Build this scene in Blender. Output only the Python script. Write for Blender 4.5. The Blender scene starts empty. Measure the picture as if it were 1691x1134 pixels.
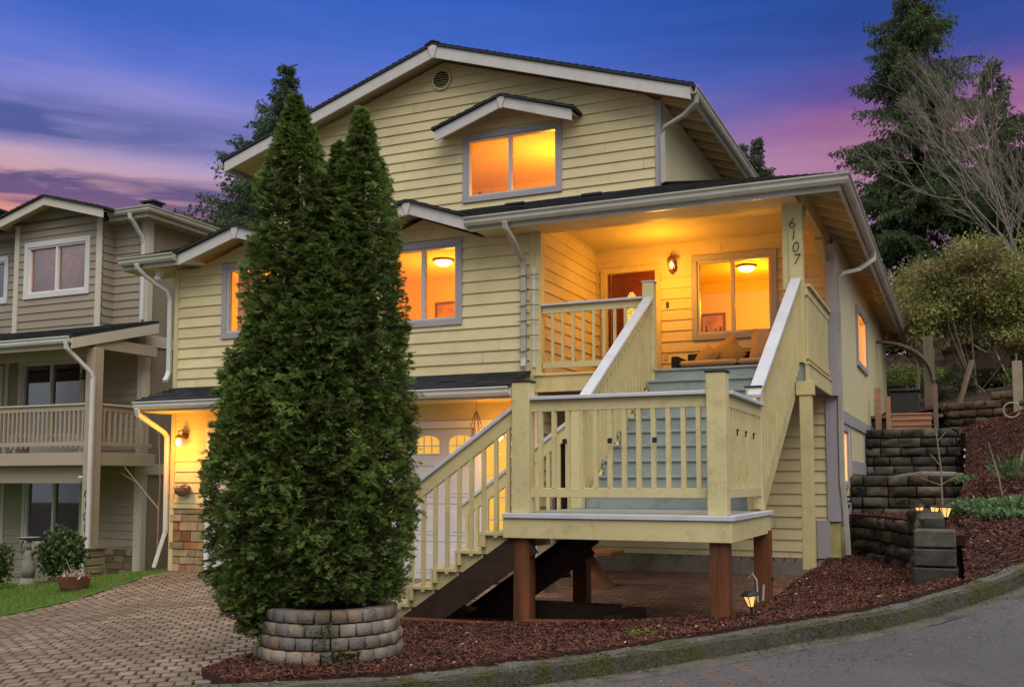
import bpy, math, random
import numpy as np
from mathutils import Vector, Matrix
from mathutils.geometry import delaunay_2d_cdt
random.seed(7); RNG = np.random.default_rng(11)
SC = bpy.context.scene; COL = SC.collection
R = math.radians

# ---------------------------------------------------------------- camera, sky, sun
YAW, PIT = R(24.0), R(4.4)
cam_d = bpy.data.cameras.new('camera'); cam = bpy.data.objects.new('camera', cam_d); COL.objects.link(cam)
cam_d.sensor_width = 36; cam_d.lens = 1660.0/1691*36; cam_d.shift_y = 101.0/1691
cam_d.clip_start = .1; cam_d.clip_end = 2000
_r = Vector((math.cos(YAW), math.sin(YAW), 0))
_f = Vector((-math.sin(YAW)*math.cos(PIT), math.cos(YAW)*math.cos(PIT), math.sin(PIT)))
_u = _r.cross(_f)
cam.matrix_world = Matrix(((_r.x,_u.x,-_f.x,0),(_r.y,_u.y,-_f.y,0),(_r.z,_u.z,-_f.z,0),(0,0,0,1)))
SC.camera = cam
SC.view_settings.view_transform = 'Standard'; SC.view_settings.look = 'None'
SC.view_settings.exposure = 0; SC.view_settings.gamma = 1
SC.cycles.max_bounces = 8; SC.cycles.diffuse_bounces = 4; SC.cycles.transparent_max_bounces = 12
SC.cycles.sample_clamp_indirect = 4; SC.cycles.use_denoising = True

def lin(h):
    h = h.lstrip('#'); o = []
    for i in (0, 2, 4):
        c = int(h[i:i+2], 16)/255
        o.append(c/12.92 if c <= .04045 else ((c+.055)/1.055)**2.4)
    return (*o, 1)

class NT:
    def __init__(s, tree): s.t = tree; s.n = tree.nodes; s.l = tree.links
    def add(s, typ, **kw):
        n = s.n.new(typ); ins = kw.pop('ins', {})
        for k, v in kw.items(): setattr(n, k, v)
        for k, v in ins.items(): s.set(n, k, v)
        return n
    def set(s, n, k, v):
        sock = n.inputs[k]
        if isinstance(v, bpy.types.NodeSocket): s.l.new(v, sock)
        else: sock.default_value = v
    def math(s, op, a, b=0.0, c=None):
        n = s.add('ShaderNodeMath', operation=op); s.set(n, 0, a); s.set(n, 1, b)
        if c is not None: s.set(n, 2, c)
        return n.outputs[0]
    def mix(s, f, a, b, blend='MIX'):
        n = s.add('ShaderNodeMix', data_type='RGBA', blend_type=blend)
        s.set(n, 0, f); s.set(n, 6, a); s.set(n, 7, b); return n.outputs[2]
    def ramp(s, f, stops, interp='LINEAR'):
        n = s.add('ShaderNodeValToRGB'); cr = n.color_ramp; cr.interpolation = interp
        while len(cr.elements) < len(stops): cr.elements.new(.5)
        for e, (p, c) in zip(cr.elements, stops):
            e.position = p; e.color = c if not isinstance(c, (int, float)) else (c, c, c, 1)
        s.set(n, 0, f); return n.outputs[0]
    def noise(s, vec, scale, detail=4, rough=.55, dist=0.0):
        n = s.add('ShaderNodeTexNoise'); s.set(n, 'Scale', scale); s.set(n, 'Detail', detail); s.set(n, 'Roughness', rough)
        s.set(n, 'Distortion', dist)
        if vec is not None: s.set(n, 'Vector', vec)
        return n.outputs[0]
    def mapping(s, vec, scale=(1,1,1), rot=(0,0,0), loc=(0,0,0)):
        n = s.add('ShaderNodeMapping'); s.set(n, 'Vector', vec); n.inputs['Scale'].default_value = scale
        n.inputs['Rotation'].default_value = rot; n.inputs['Location'].default_value = loc; return n.outputs[0]

# dusk sky: blue overhead in front, violet to pink low down, streaky clouds, a pale overcast zenith
W = bpy.data.worlds.new('World'); SC.world = W; W.use_nodes = True
t = NT(W.node_tree); t.n.clear()
gen = t.add('ShaderNodeTexCoord').outputs['Generated']
sep = t.add('ShaderNodeSeparateXYZ', ins={0: gen})
zz = sep.outputs[2]
lat = t.math('ADD', t.math('MULTIPLY', sep.outputs[0], math.cos(YAW)), t.math('MULTIPLY', sep.outputs[1], math.sin(YAW)))   # east-west
# stretched cloud noise
cv = t.mapping(gen, scale=(2.4, 2.4, 15.0))
n1 = t.noise(cv, 1.5, 7, .6, .5)
n2 = t.noise(t.mapping(gen, scale=(1.4, 1.4, 7.5), loc=(3.1, 1.7, .4)), 1.6, 5, .55, .3)
warp = t.math('MULTIPLY', t.math('SUBTRACT', n2, .5), .09)
el = t.math('ADD', zz, warp)
base = t.ramp(el, [(0.0, lin('#d98f86')), (.20, lin('#e08c80')), (.248, lin('#e2998f')), (.272, lin('#cfa6b4')), (.296, lin('#aa9ac8')), (.325, lin('#8f8ccf')),
                   (.365, lin('#6377cf')), (.41, lin('#4268c6')), (.46, lin('#2c58b6')), (.60, lin('#2f53a4'))])
# right side: magenta band, deep blue above it
baser = t.ramp(el, [(0.0, lin('#c2a0bd')), (.20, lin('#bb93b6')), (.265, lin('#b285aa')), (.30, lin('#b0789c')), (.325, lin('#9c6698')),
                   (.35, lin('#65549d')), (.385, lin('#41509f')), (.44, lin('#264b97')), (.60, lin('#173a74'))])
fr = t.ramp(t.math('ADD', t.math('MULTIPLY', lat, 1.0), .5), [(.50, 0.0), (.80, 1.0)])
base = t.mix(fr, base, baser)
# dark cloud bank low on the left, thin grey streaks higher
zb2 = t.math('ADD', zz, t.math('MULTIPLY', t.math('SUBTRACT', n1, .5), .10))
band = t.ramp(zb2, [(.210, 0.0), (.236, .25), (.254, .85), (.270, 1.0), (.279, 0.0)])
n4 = t.noise(t.mapping(gen, scale=(2.6, 2.6, 30.0), loc=(1.3, 4.4, 7.0)), 2.2, 6, .6, .4)
band = t.math('MULTIPLY', band, t.ramp(n4, [(.36, .25), (.52, 1.0)]))
cl = t.math('MULTIPLY', t.ramp(n1, [(.36, 0.0), (.50, 1.0)]), band)
cl = t.math('MULTIPLY', cl, t.ramp(t.math('ADD', lat, .5), [(.36, 1.0), (.68, .2)]))
base = t.mix(t.math('MULTIPLY', cl, .92), base, lin('#4f4a80'))
band2 = t.ramp(zz, [(.290, 0.0), (.305, 1.0), (.322, 1.0), (.345, 0.0)])
n3 = t.noise(t.mapping(gen, scale=(1.6, 1.6, 14.0), loc=(9.0, .3, 2.2)), 1.7, 6, .55, .25)
st = t.math('MULTIPLY', t.math('MULTIPLY', t.ramp(n3, [(.38, 0.0), (.58, 1.0)]), band2), t.ramp(t.math('ADD', lat, .5), [(.10, 1.0), (.42, .12)]))
base = t.mix(t.math('MULTIPLY', st, .85), base, lin('#3b5294'))
wisp = t.noise(t.mapping(gen, scale=(2.2, 2.2, 24.0), loc=(5.0, 2.0, 1.0)), 2.4, 8, .62, .6)
base = t.mix(1.0, base, t.ramp(wisp, [(.30, (.90,.91,.94,1)), (.70, (1.08,1.06,1.03,1))]), 'MULTIPLY')
# overcast brightness overhead and behind the viewer
fwd = t.math('ADD', t.math('MULTIPLY', sep.outputs[0], -math.sin(YAW)), t.math('MULTIPLY', sep.outputs[1], math.cos(YAW)))
hz = t.math('DIVIDE', fwd, t.math('SQRT', t.math('MAXIMUM', t.math('SUBTRACT', 1.0, t.math('MULTIPLY', zz, zz)), .01)))
hi = t.ramp(zz, [(.50, 0.0), (.72, 1.0)])
bk = t.ramp(hz, [(.45, 1.0), (.80, 0.0)])
neutral = t.ramp(zz, [(.0, (.30,.31,.33,1)), (.35, (.62,.65,.68,1)), (.75, (1.02,1.02,1.02,1))])
col = t.mix(t.math('MAXIMUM', hi, bk), base, neutral)
bg = t.add('ShaderNodeBackground', ins={'Color': col, 'Strength': 1.0})
t.l.new(bg.outputs[0], t.add('ShaderNodeOutputWorld').inputs[0])

sun_d = bpy.data.lights.new('sun', 'SUN'); sun_d.energy = 1.75; sun_d.angle = R(50); sun_d.color = (1, .96, .88)
sun = bpy.data.objects.new('sun', sun_d); COL.objects.link(sun)
sun.rotation_euler = Vector((-.42, .62, -.90)).to_track_quat('-Z', 'Y').to_euler()

# ---------------------------------------------------------------- materials
MATS = {}
def newmat(name):
    m = bpy.data.materials.new(name); m.use_nodes = True; MATS[name] = m
    t = NT(m.node_tree); b = t.n['Principled BSDF']
    return m, t, b
def mat(name, color, rough=.6, var=.12, vscale=2.0, bump=.15, bscale=60, spec=.3, metal=0.0, stretch=(1,1,1), dirt=None, island=0.0, dirtamt=.5, dscale=1.3):
    m, t, b = newmat(name)
    pos = t.add('ShaderNodeNewGeometry')
    v = t.mapping(pos.outputs['Position'], scale=stretch)
    c = lin(color) if isinstance(color, str) else (*color, 1)
    nz = t.noise(v, vscale, 6, .6)
    k = t.ramp(nz, [(.25, 1-var), (.75, 1+var)])
    cc = t.mix(1.0, c, k, 'MULTIPLY')
    if island:
        rp = t.ramp(pos.outputs['Random Per Island'], [(0, 1-island), (1, 1+island)])
        cc = t.mix(1.0, cc, rp, 'MULTIPLY')
    if dirt:
        dn = t.noise(v, dscale, 8, .68)
        cc = t.mix(t.math('MULTIPLY', t.ramp(dn, [(.5, 0.0), (.72, 1.0)]), dirtamt), cc, lin(dirt))
    t.set(b, 'Base Color', cc); b.inputs['Roughness'].default_value = rough
    b.inputs['Specular IOR Level'].default_value = spec; b.inputs['Metallic'].default_value = metal
    if bump:
        bn = t.add('ShaderNodeBump', ins={'Strength': bump, 'Distance': .01, 'Height': t.noise(v, bscale, 4, .6)})
        t.l.new(bn.outputs[0], b.inputs['Normal'])
    return m
SID = mat('yellow_siding', (.665,.56,.318), .6, .07, .9, .12, 40, dirt='#8b8054', dirtamt=.26, island=.06, stretch=(1,1,2))
SIDE = mat('yellow_panel', (.64,.57,.35), .65, .07, 1.2, .15, 50, stretch=(1,6,.6))
YEL = mat('yellow_trim', (.60,.505,.255), .55, .10, 3, .2, 45, dirt='#7c7440', dirtamt=.3, dscale=2.4)
YELL = mat('yellow_deck_paint', (.63,.535,.28), .55, .10, 3, .25, 60, dirt='#776b3c', dirtamt=.42, dscale=6)
LAV = mat('lavender_trim', (.36,.335,.36), .55, .08, 2, .1, 40)
RAKE = mat('weathered_white_fascia', (.56,.53,.51), .6, .12, 2.5, .2, 40, dirt='#857b70', dirtamt=.45, dscale=2.5)
GUT = mat('beige_gutter', (.43,.405,.345), .35, .10, 1.5, .05, 20, spec=.5, dirt='#5a5344', dirtamt=.35)
GUTW = mat('white_gutter', (.62,.60,.57), .35, .08, 1.5, .05, 20, spec=.5, dirt='#7a7066', dirtamt=.3)
SOF = mat('tan_soffit', (.66,.52,.29), .7, .12, 2, .2, 40)
CAPW = mat('pale_grey_rail_cap', (.56,.56,.60), .45, .1, 3, .12, 40, dirt='#77757c', dirtamt=.3)
BLUE = mat('blue_grey_stair_paint', (.275,.312,.30), .5, .1, 2.5, .12, 40, dirt='#454d4a', dirtamt=.5, dscale=3)
BROWN = mat('stained_timber', (.16,.055,.022), .6, .5, 9, .5, 90, stretch=(1,1,.08), dirt='#1c0f08', dirtamt=.8, dscale=7)
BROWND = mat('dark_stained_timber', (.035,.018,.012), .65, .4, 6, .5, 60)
REDW = mat('red_edging_timber', (.13,.040,.022), .55, .3, 8, .4, 60)
DOOR = mat('mahogany_door', (.15,.032,.012), .35, .3, 7, .2, 60, stretch=(1,1,.15), spec=.5)
DRKB = mat('dark_brown_door', (.06,.035,.028), .5, .2, 5, .1, 40)
DKSOFA = mat('dark_wicker', (.022,.014,.012), .6, .3, 40, .5, 120)
PILA = mat('tan_cushion', (.45,.33,.20), .9, .06, 6, .3, 220)
PILB = mat('ochre_pillow', (.42,.27,.10), .9, .1, 6, .3, 220)
SHING = mat('charcoal_shingle', (.045,.045,.052), .85, .25, 5, .6, 160, island=.35, spec=.15, dirt='#3d3b39', dirtamt=.5)
SHEDGE = mat('shingle_edge', (.03,.03,.033), .85, .2, 5, .5, 90)
WHITE = mat('white_paint', (.72,.71,.71), .45, .05, 2, .06, 40)
VIN = mat('grey_vinyl_frame', (.50,.47,.47), .4, .04, 2, 0, 20)
GARW = mat('garage_door_white', (.64,.62,.63), .45, .05, 1.5, .08, 40)
BLK = mat('black_metal', (.015,.014,.013), .45, .2, 8, .1, 60, spec=.5)
CONC = mat('concrete', (.24,.215,.185), .85, .25, 3, .5, 30, dirt='#4b4034', dirtamt=.7)
CURB = None
TAUPE = mat('taupe_siding', (.325,.27,.205), .65, .06, 1, .12, 40, island=.05)
TAUP2 = mat('taupe_panel', (.27,.225,.165), .7, .06, 1, .15, 40, stretch=(6,6,.5))
TRIMN = mat('neighbour_cream_trim', (.58,.52,.44), .55, .07, 2, .1, 40)
TRIMW = mat('neighbour_white_trim', (.64,.62,.61), .5, .05, 2, .08, 40)
TAUPD = mat('neighbour_rail_paint', (.41,.335,.25), .6, .08, 3, .12, 40)
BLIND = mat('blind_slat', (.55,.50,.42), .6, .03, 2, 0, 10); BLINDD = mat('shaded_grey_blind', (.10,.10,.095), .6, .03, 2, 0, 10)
DARKROOM = mat('dark_room', (.05,.045,.04), .9, .1, 1, 0, 10)
ROOMW = mat('cream_room_wall', (.80,.74,.60), .85, .05, 1, .03, 20)
SOIL = mat('dark_soil', (.03,.02,.014), .95, .3, 6, .8, 40)
REDD = mat('damp_red_earth', (.20,.095,.050), .8, .5, 5, 1.0, 9, dirt='#35211a', dirtamt=.7, dscale=2.2, stretch=(.6,1.6,1))
TERRA = mat('terracotta', (.17,.062,.035), .7, .3, 10, .3, 50, dirt='#2a1510', dirtamt=.6)
STATUE = mat('pale_stone', (.26,.235,.20), .85, .25, 12, .4, 50, dirt='#4a4a3a')
TWIG = mat('twig_bark', (.26,.19,.13), .8, .25, 10, .3, 60)
TRUNK = mat('fir_bark', (.055,.042,.032), .9, .3, 8, .8, 30, stretch=(1,1,.3))
GRYBR = mat('grey_bare_twig', (.25,.205,.175), .85, .25, 3, 0, 30)
ORW = mat('orange_plywood', (.28,.105,.04), .6, .15, 6, .2, 40)
CEDAR = mat('cedar_planks', (.32,.175,.105), .65, .2, 5, .3, 60, stretch=(.3,2,2), island=.15)
FENCEW = mat('weathered_wood', (.15,.115,.085), .8, .25, 6, .4, 60, stretch=(1,1,.2))
ROCKL = mat('black_rubber', (.03,.03,.03), .6, .2, 5, .2, 50)
WIRE = mat('wire_wicker', (.20,.12,.06), .7, .3, 30, .4, 80)

def islandmat(name, cols, rough=.85, bump=.5, bscale=40, vscale=5, var=.2, spec=.2, dirt=None, dirtamt=.5, dscale=2, trans=0.0, clump=None):
    m, t, b = newmat(name)
    g = t.add('ShaderNodeNewGeometry'); pos = g.outputs['Position']
    n = len(cols)
    c = t.ramp(g.outputs['Random Per Island'], [((i+.001)/n, lin(x) if isinstance(x, str) else (*x, 1)) for i, x in enumerate(cols)], 'LINEAR' if clump else 'CONSTANT')
    k = t.ramp(t.noise(pos, vscale, 5, .6), [(.25, 1-var), (.75, 1+var)])
    c = t.mix(1.0, c, k, 'MULTIPLY')
    if clump:
        c = t.mix(t.ramp(t.noise(pos, clump[1], 3, .5), [(.42, 0.0), (.62, clump[2])]), c, (*clump[0], 1))
    if dirt: c = t.mix(t.math('MULTIPLY', t.ramp(t.noise(pos, dscale, 7, .65), [(.48, 0.0), (.68, 1.0)]), dirtamt), c, lin(dirt))
    t.set(b, 'Base Color', c); b.inputs['Roughness'].default_value = rough; b.inputs['Specular IOR Level'].default_value = spec
    if bump:
        bn = t.add('ShaderNodeBump', ins={'Strength': bump, 'Distance': .015, 'Height': t.noise(pos, bscale, 5, .65)})
        t.l.new(bn.outputs[0], b.inputs['Normal'])
    if trans:
        tr = t.add('ShaderNodeBsdfTranslucent', ins={'Color': c})
        mx = t.add('ShaderNodeMixShader', ins={0: trans, 1: b.outputs[0], 2: tr.outputs[0]})
        t.l.new(mx.outputs[0], t.n['Material Output'].inputs[0])
    return m
LEDGE = islandmat('ledge_stone', ['#a3906c','#8d6a4c','#b09a78','#77503a','#9c8768','#8a7a5e','#a5714b','#96886c'], .8, .7, 30, dirt='#5a4632')
LEDGEN = islandmat('grey_ledge_stone', ['#8f7f66','#7d6c55','#978a72','#6d5f4c','#877a62'], .8, .7, 30, dirt='#4c4236')
PAVE = islandmat('paver_clay', [(.235,.168,.120),(.265,.195,.145),(.20,.143,.106),(.28,.215,.165),(.235,.178,.135),(.245,.165,.112)], .7, .55, 60, vscale=1.2, var=.35, spec=.4, dirt='#54422f', dirtamt=.75, dscale=.7)
BLOCK = islandmat('split_face_block', [(.105,.092,.076),(.070,.062,.053),(.140,.122,.100),(.050,.045,.040),(.090,.083,.066)], .92, 1.0, 26, vscale=6, var=.35, dirt='#2c2a20', dirtamt=.7, dscale=3)
PLANT = islandmat('planter_block', ['#81766f','#8d7868','#736e6c','#988a7c','#7e695c','#857b76'], .9, .9, 45, vscale=8, var=.25, dirt='#4a4a34', dirtamt=.55, dscale=3.2)
MULCHC = islandmat('mulch_chip', [(.112,.036,.024),(.072,.024,.017),(.155,.055,.036),(.045,.017,.012),(.12,.044,.030),(.185,.088,.062),(.085,.029,.020)], .8, 0, vscale=1.1, var=.3)
MULCHB = mat('mulch_base', (.040,.014,.011), .95, .5, 14, 1.0, 45)
CYP = islandmat('arborvitae_spray', [(.10,.195,.038),(.15,.255,.048),(.20,.30,.070),(.066,.14,.032),(.175,.26,.066),(.13,.22,.042),(.088,.175,.038),(.19,.125,.05)], .65, 0, vscale=2.0, var=.35, trans=.3, clump=((.13,.095,.035), 5.0, .2))
FIRL = islandmat('fir_needles', [(.080,.130,.058),(.112,.165,.072),(.145,.195,.082),(.062,.100,.048)], .7, 0, vscale=.5, var=.3, trans=.28, clump=((.095,.105,.042), .8, .5))
FIRB = islandmat('bluish_fir_needles', [(.060,.105,.055),(.085,.135,.070),(.105,.155,.078)], .7, 0, vscale=.5, var=.3, trans=.25, clump=((.05,.068,.03), .8, .4))
BSHL = islandmat('olive_shrub_leaf', [(.24,.27,.07),(.34,.34,.10),(.16,.20,.055),(.42,.39,.15),(.27,.26,.10)], .6, 0, vscale=.9, var=.35, trans=.3, clump=((.20,.14,.075), .8, .65))
GRNL = islandmat('green_shrub_leaf', [(.045,.085,.022),(.065,.115,.030),(.032,.062,.018),(.10,.15,.042)], .5, 0, vscale=2, var=.3, trans=.25, spec=.4)
YGL = islandmat('yellow_green_leaf', [(.14,.19,.035),(.19,.23,.05),(.10,.15,.03)], .6, 0, vscale=1.5, var=.3, trans=.3)
GCOV = islandmat('ground_cover_leaf', [(.10,.175,.065),(.15,.24,.10),(.22,.30,.17),(.07,.13,.045)], .5, 0, vscale=3, var=.3, trans=.3)
DRKG = islandmat('dark_hedge_leaf', [(.022,.040,.016),(.032,.055,.020),(.045,.075,.024)], .6, 0, vscale=.7, var=.35, trans=.2)
GRASS = islandmat('grass_blade', [(.12,.21,.028),(.17,.26,.045),(.09,.16,.022),(.23,.28,.08)], .6, 0, vscale=1, var=.2, trans=.3)
LAWNB = mat('lawn_soil', (.06,.13,.018), .9, .3, 3, .6, 40)
MOSS = islandmat('moss_tuft', [(.060,.070,.014),(.085,.090,.018),(.045,.052,.013),(.12,.11,.026)], .9, 0, vscale=4, var=.4)
BLIND = islandmat('translucent_blind_slat', [(.42,.30,.22),(.38,.27,.20)], .7, 0, trans=.6)
LITTER = islandmat('leaf_litter', [(.33,.27,.20),(.45,.38,.30),(.24,.17,.11)], .8, 0)

def make_special():
    global ROAD, CURB, GLASS, GLASSN, LAMPG, BULB, PATHG, ORMARK, DOORGL, TREEGL, FROST
    m, t, b = newmat('wet_asphalt'); pos = t.add('ShaderNodeNewGeometry').outputs['Position']
    big = t.noise(pos, .7, 5, .6); sp = t.noise(pos, 110, 3, .75); md = t.noise(pos, 9, 6, .7)
    c = t.mix(t.ramp(big, [(.3, 0.0), (.7, 1.0)]), (.074,.069,.077,1), (.106,.099,.109,1))
    c = t.mix(1.0, c, t.ramp(sp, [(.3, .35), (.5, 1.0), (.7, 2.0)]), 'MULTIPLY')
    c = t.mix(t.ramp(md, [(.58, 0.0), (.70, .5)]), c, (.045,.042,.045,1))
    vo = t.add('ShaderNodeTexVoronoi', feature='DISTANCE_TO_EDGE', ins={'Vector': t.mix(.12, pos, t.add('ShaderNodeTexNoise', ins={'Vector': pos, 'Scale': 3.0}).outputs[1]), 'Scale': .45})
    c = t.mix(t.ramp(vo.outputs[0], [(.0, .3), (.005, 0.0)]), c, (.03,.028,.028,1))
    t.set(b, 'Base Color', c); b.inputs['Specular IOR Level'].default_value = .4
    t.set(b, 'Roughness', t.ramp(md, [(.3, .36), (.7, .62)]))
    bn = t.add('ShaderNodeBump', ins={'Strength': .8, 'Distance': .006, 'Height': sp}); t.l.new(bn.outputs[0], b.inputs['Normal']); ROAD = m
    m, t, b = newmat('mossy_kerb'); pos = t.add('ShaderNodeNewGeometry').outputs['Position']
    a = t.noise(pos, 2.2, 8, .7); f2 = t.noise(pos, 40, 5, .7)
    c = t.mix(t.ramp(f2, [(.3, 0.0), (.7, 1.0)]), (.045,.040,.036,1), (.13,.115,.105,1))
    mo = t.mix(t.ramp(f2, [(.35, 0.0), (.7, 1.0)]), (.030,.032,.008,1), (.115,.105,.020,1))
    c = t.mix(t.ramp(a, [(.40, 0.0), (.56, .92)]), c, mo)
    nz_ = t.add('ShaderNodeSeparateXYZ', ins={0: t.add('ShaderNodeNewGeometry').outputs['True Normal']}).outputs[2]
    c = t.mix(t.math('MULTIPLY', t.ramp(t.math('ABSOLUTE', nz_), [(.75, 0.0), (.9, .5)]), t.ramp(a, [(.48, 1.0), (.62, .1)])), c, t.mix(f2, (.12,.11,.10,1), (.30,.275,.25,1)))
    t.set(b, 'Base Color', c); b.inputs['Roughness'].default_value = .95
    bn = t.add('ShaderNodeBump', ins={'Strength': 1.0, 'Distance': .03, 'Height': t.math('ADD', f2, t.math('MULTIPLY', a, 2.0))}); t.l.new(bn.outputs[0], b.inputs['Normal']); CURB = m
    def glass(name, refl, tint):
        m, t, b = newmat(name); t.n.remove(b)
        lw = t.add('ShaderNodeLayerWeight', ins={'Blend': .25})
        fac = t.math('ADD', t.math('MULTIPLY', lw.outputs['Fresnel'], .6), refl)
        tr = t.add('ShaderNodeBsdfTransparent', ins={'Color': (*tint, 1)}); gl = t.add('ShaderNodeBsdfGlossy', ins={'Roughness': .02, 'Color': (.9,.9,.95,1)})
        mx = t.add('ShaderNodeMixShader', ins={0: fac, 1: tr.outputs[0], 2: gl.outputs[0]})
        t.l.new(mx.outputs[0], t.n['Material Output'].inputs[0]); return m
    GLASS = glass('window_glass', .02, (.97,.95,.92)); GLASSN = glass('reflective_glass', .05, (.85,.85,.85)); LAMPG = glass('lantern_glass', .03, (1,.95,.85))
    def emit(name, col, st):
        m, t, b = newmat(name); b.inputs['Base Color'].default_value = (*col, 1)
        b.inputs['Emission Color'].default_value = (*col, 1); b.inputs['Emission Strength'].default_value = st; return m
    BULB = emit('lit_bulb', (1,.62,.18), 9.0); PATHG = emit('lit_path_lamp_glass', (1,.56,.17), 1.05); TREEGL = emit('lit_ceiling_globe', (1,.70,.22), 6.0)
    # leaded door glass and frosted garage panes, glow put into the glass itself in place of room light
    m, t, b = newmat('leaded_door_glass'); pos = t.add('ShaderNodeNewGeometry').outputs['Position']
    v = t.add('ShaderNodeTexVoronoi', feature='DISTANCE_TO_EDGE', ins={'Vector': pos, 'Scale': 11.0})
    c = t.mix(t.ramp(v.outputs[0], [(.02, 0.0), (.06, 1.0)]), (.10,.04,.01,1), t.mix(t.noise(pos, 20, 3), (.95,.45,.04,1), (1,.72,.22,1)))
    t.set(b, 'Base Color', (.1,.05,.02,1)); t.set(b, 'Emission Color', c); b.inputs['Emission Strength'].default_value = 1.1; b.inputs['Roughness'].default_value = .2; DOORGL = m
    m, t, b = newmat('lit_garage_pane'); pos = t.add('ShaderNodeNewGeometry').outputs['Position']
    t.set(b, 'Emission Color', t.mix(t.noise(pos, 3, 3), (.95,.42,.03,1), (1,.62,.10,1))); b.inputs['Emission Strength'].default_value = .85; b.inputs['Base Color'].default_value = (.2,.1,.03,1); b.inputs['Roughness'].default_value = .15; FROST = m
    m, t, b = newmat('faded_orange_stroke'); pos = t.add('ShaderNodeNewGeometry').outputs['Position']
    b.inputs['Base Color'].default_value = (.48,.17,.05,1); b.inputs['Roughness'].default_value = .8
    tr = t.add('ShaderNodeBsdfTransparent'); a = t.math('MULTIPLY', t.ramp(t.noise(pos, 70, 4, .75), [(.44, 0.0), (.62, .5)]), t.ramp(t.noise(pos, 7, 4, .7), [(.38, 0.0), (.6, 1.0)]))
    mx = t.add('ShaderNodeMixShader', ins={0: a, 1: tr.outputs[0], 2: b.outputs[0]}); t.l.new(mx.outputs[0], t.n['Material Output'].inputs[0]); ORMARK = m
make_special()

# ---------------------------------------------------------------- object helpers
def tag(o, label=None, cat=None, group=None, kind=None):
    if label: o['label'] = label
    if cat: o['category'] = cat
    if group: o['group'] = group
    if kind: o['kind'] = kind
    return o
def thing(name, loc, label, cat, group=None, rz=0.0):
    o = bpy.data.objects.new(name, None); o.empty_display_size = .2; COL.objects.link(o); o.location = loc; o.rotation_euler[2] = rz
    return tag(o, label, cat, group)
def root_of(o):
    while o.parent: o = o.parent
    return o
def link(name, me, parent=None, label=None, smooth=False):
    o = bpy.data.objects.new(name, me); COL.objects.link(o)
    if parent is not None: o.parent = parent
    if label: o['label'] = label
    if smooth: me.polygons.foreach_set('use_smooth', [True]*len(me.polygons))
    return o
def npmesh(name, V, F, m, parent=None, local=False, label=None, smooth=False):
    """V (n,3), F (k,3|4) numpy arrays; world coordinates unless local"""
    V = np.asarray(V, float)
    if parent is not None and not local: V = V - np.array(root_of(parent).location)
    F = np.asarray(F, np.int32); k = F.shape[1]
    me = bpy.data.meshes.new(name); me.vertices.add(len(V)); me.vertices.foreach_set('co', V.astype(np.float32).ravel())
    me.loops.add(F.size); me.loops.foreach_set('vertex_index', F.ravel())
    me.polygons.add(len(F)); me.polygons.foreach_set('loop_start', np.arange(0, F.size, k, dtype=np.int32))
    me.materials.append(m); me.update(calc_edges=True)
    return link(name, me, parent, label, smooth)
def MF(Y): return lambda u, z, d: (u, Y-d, z)          # wall facing the street
def MR(X): return lambda u, z, d: (X+d, u, z)          # wall facing +X
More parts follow.
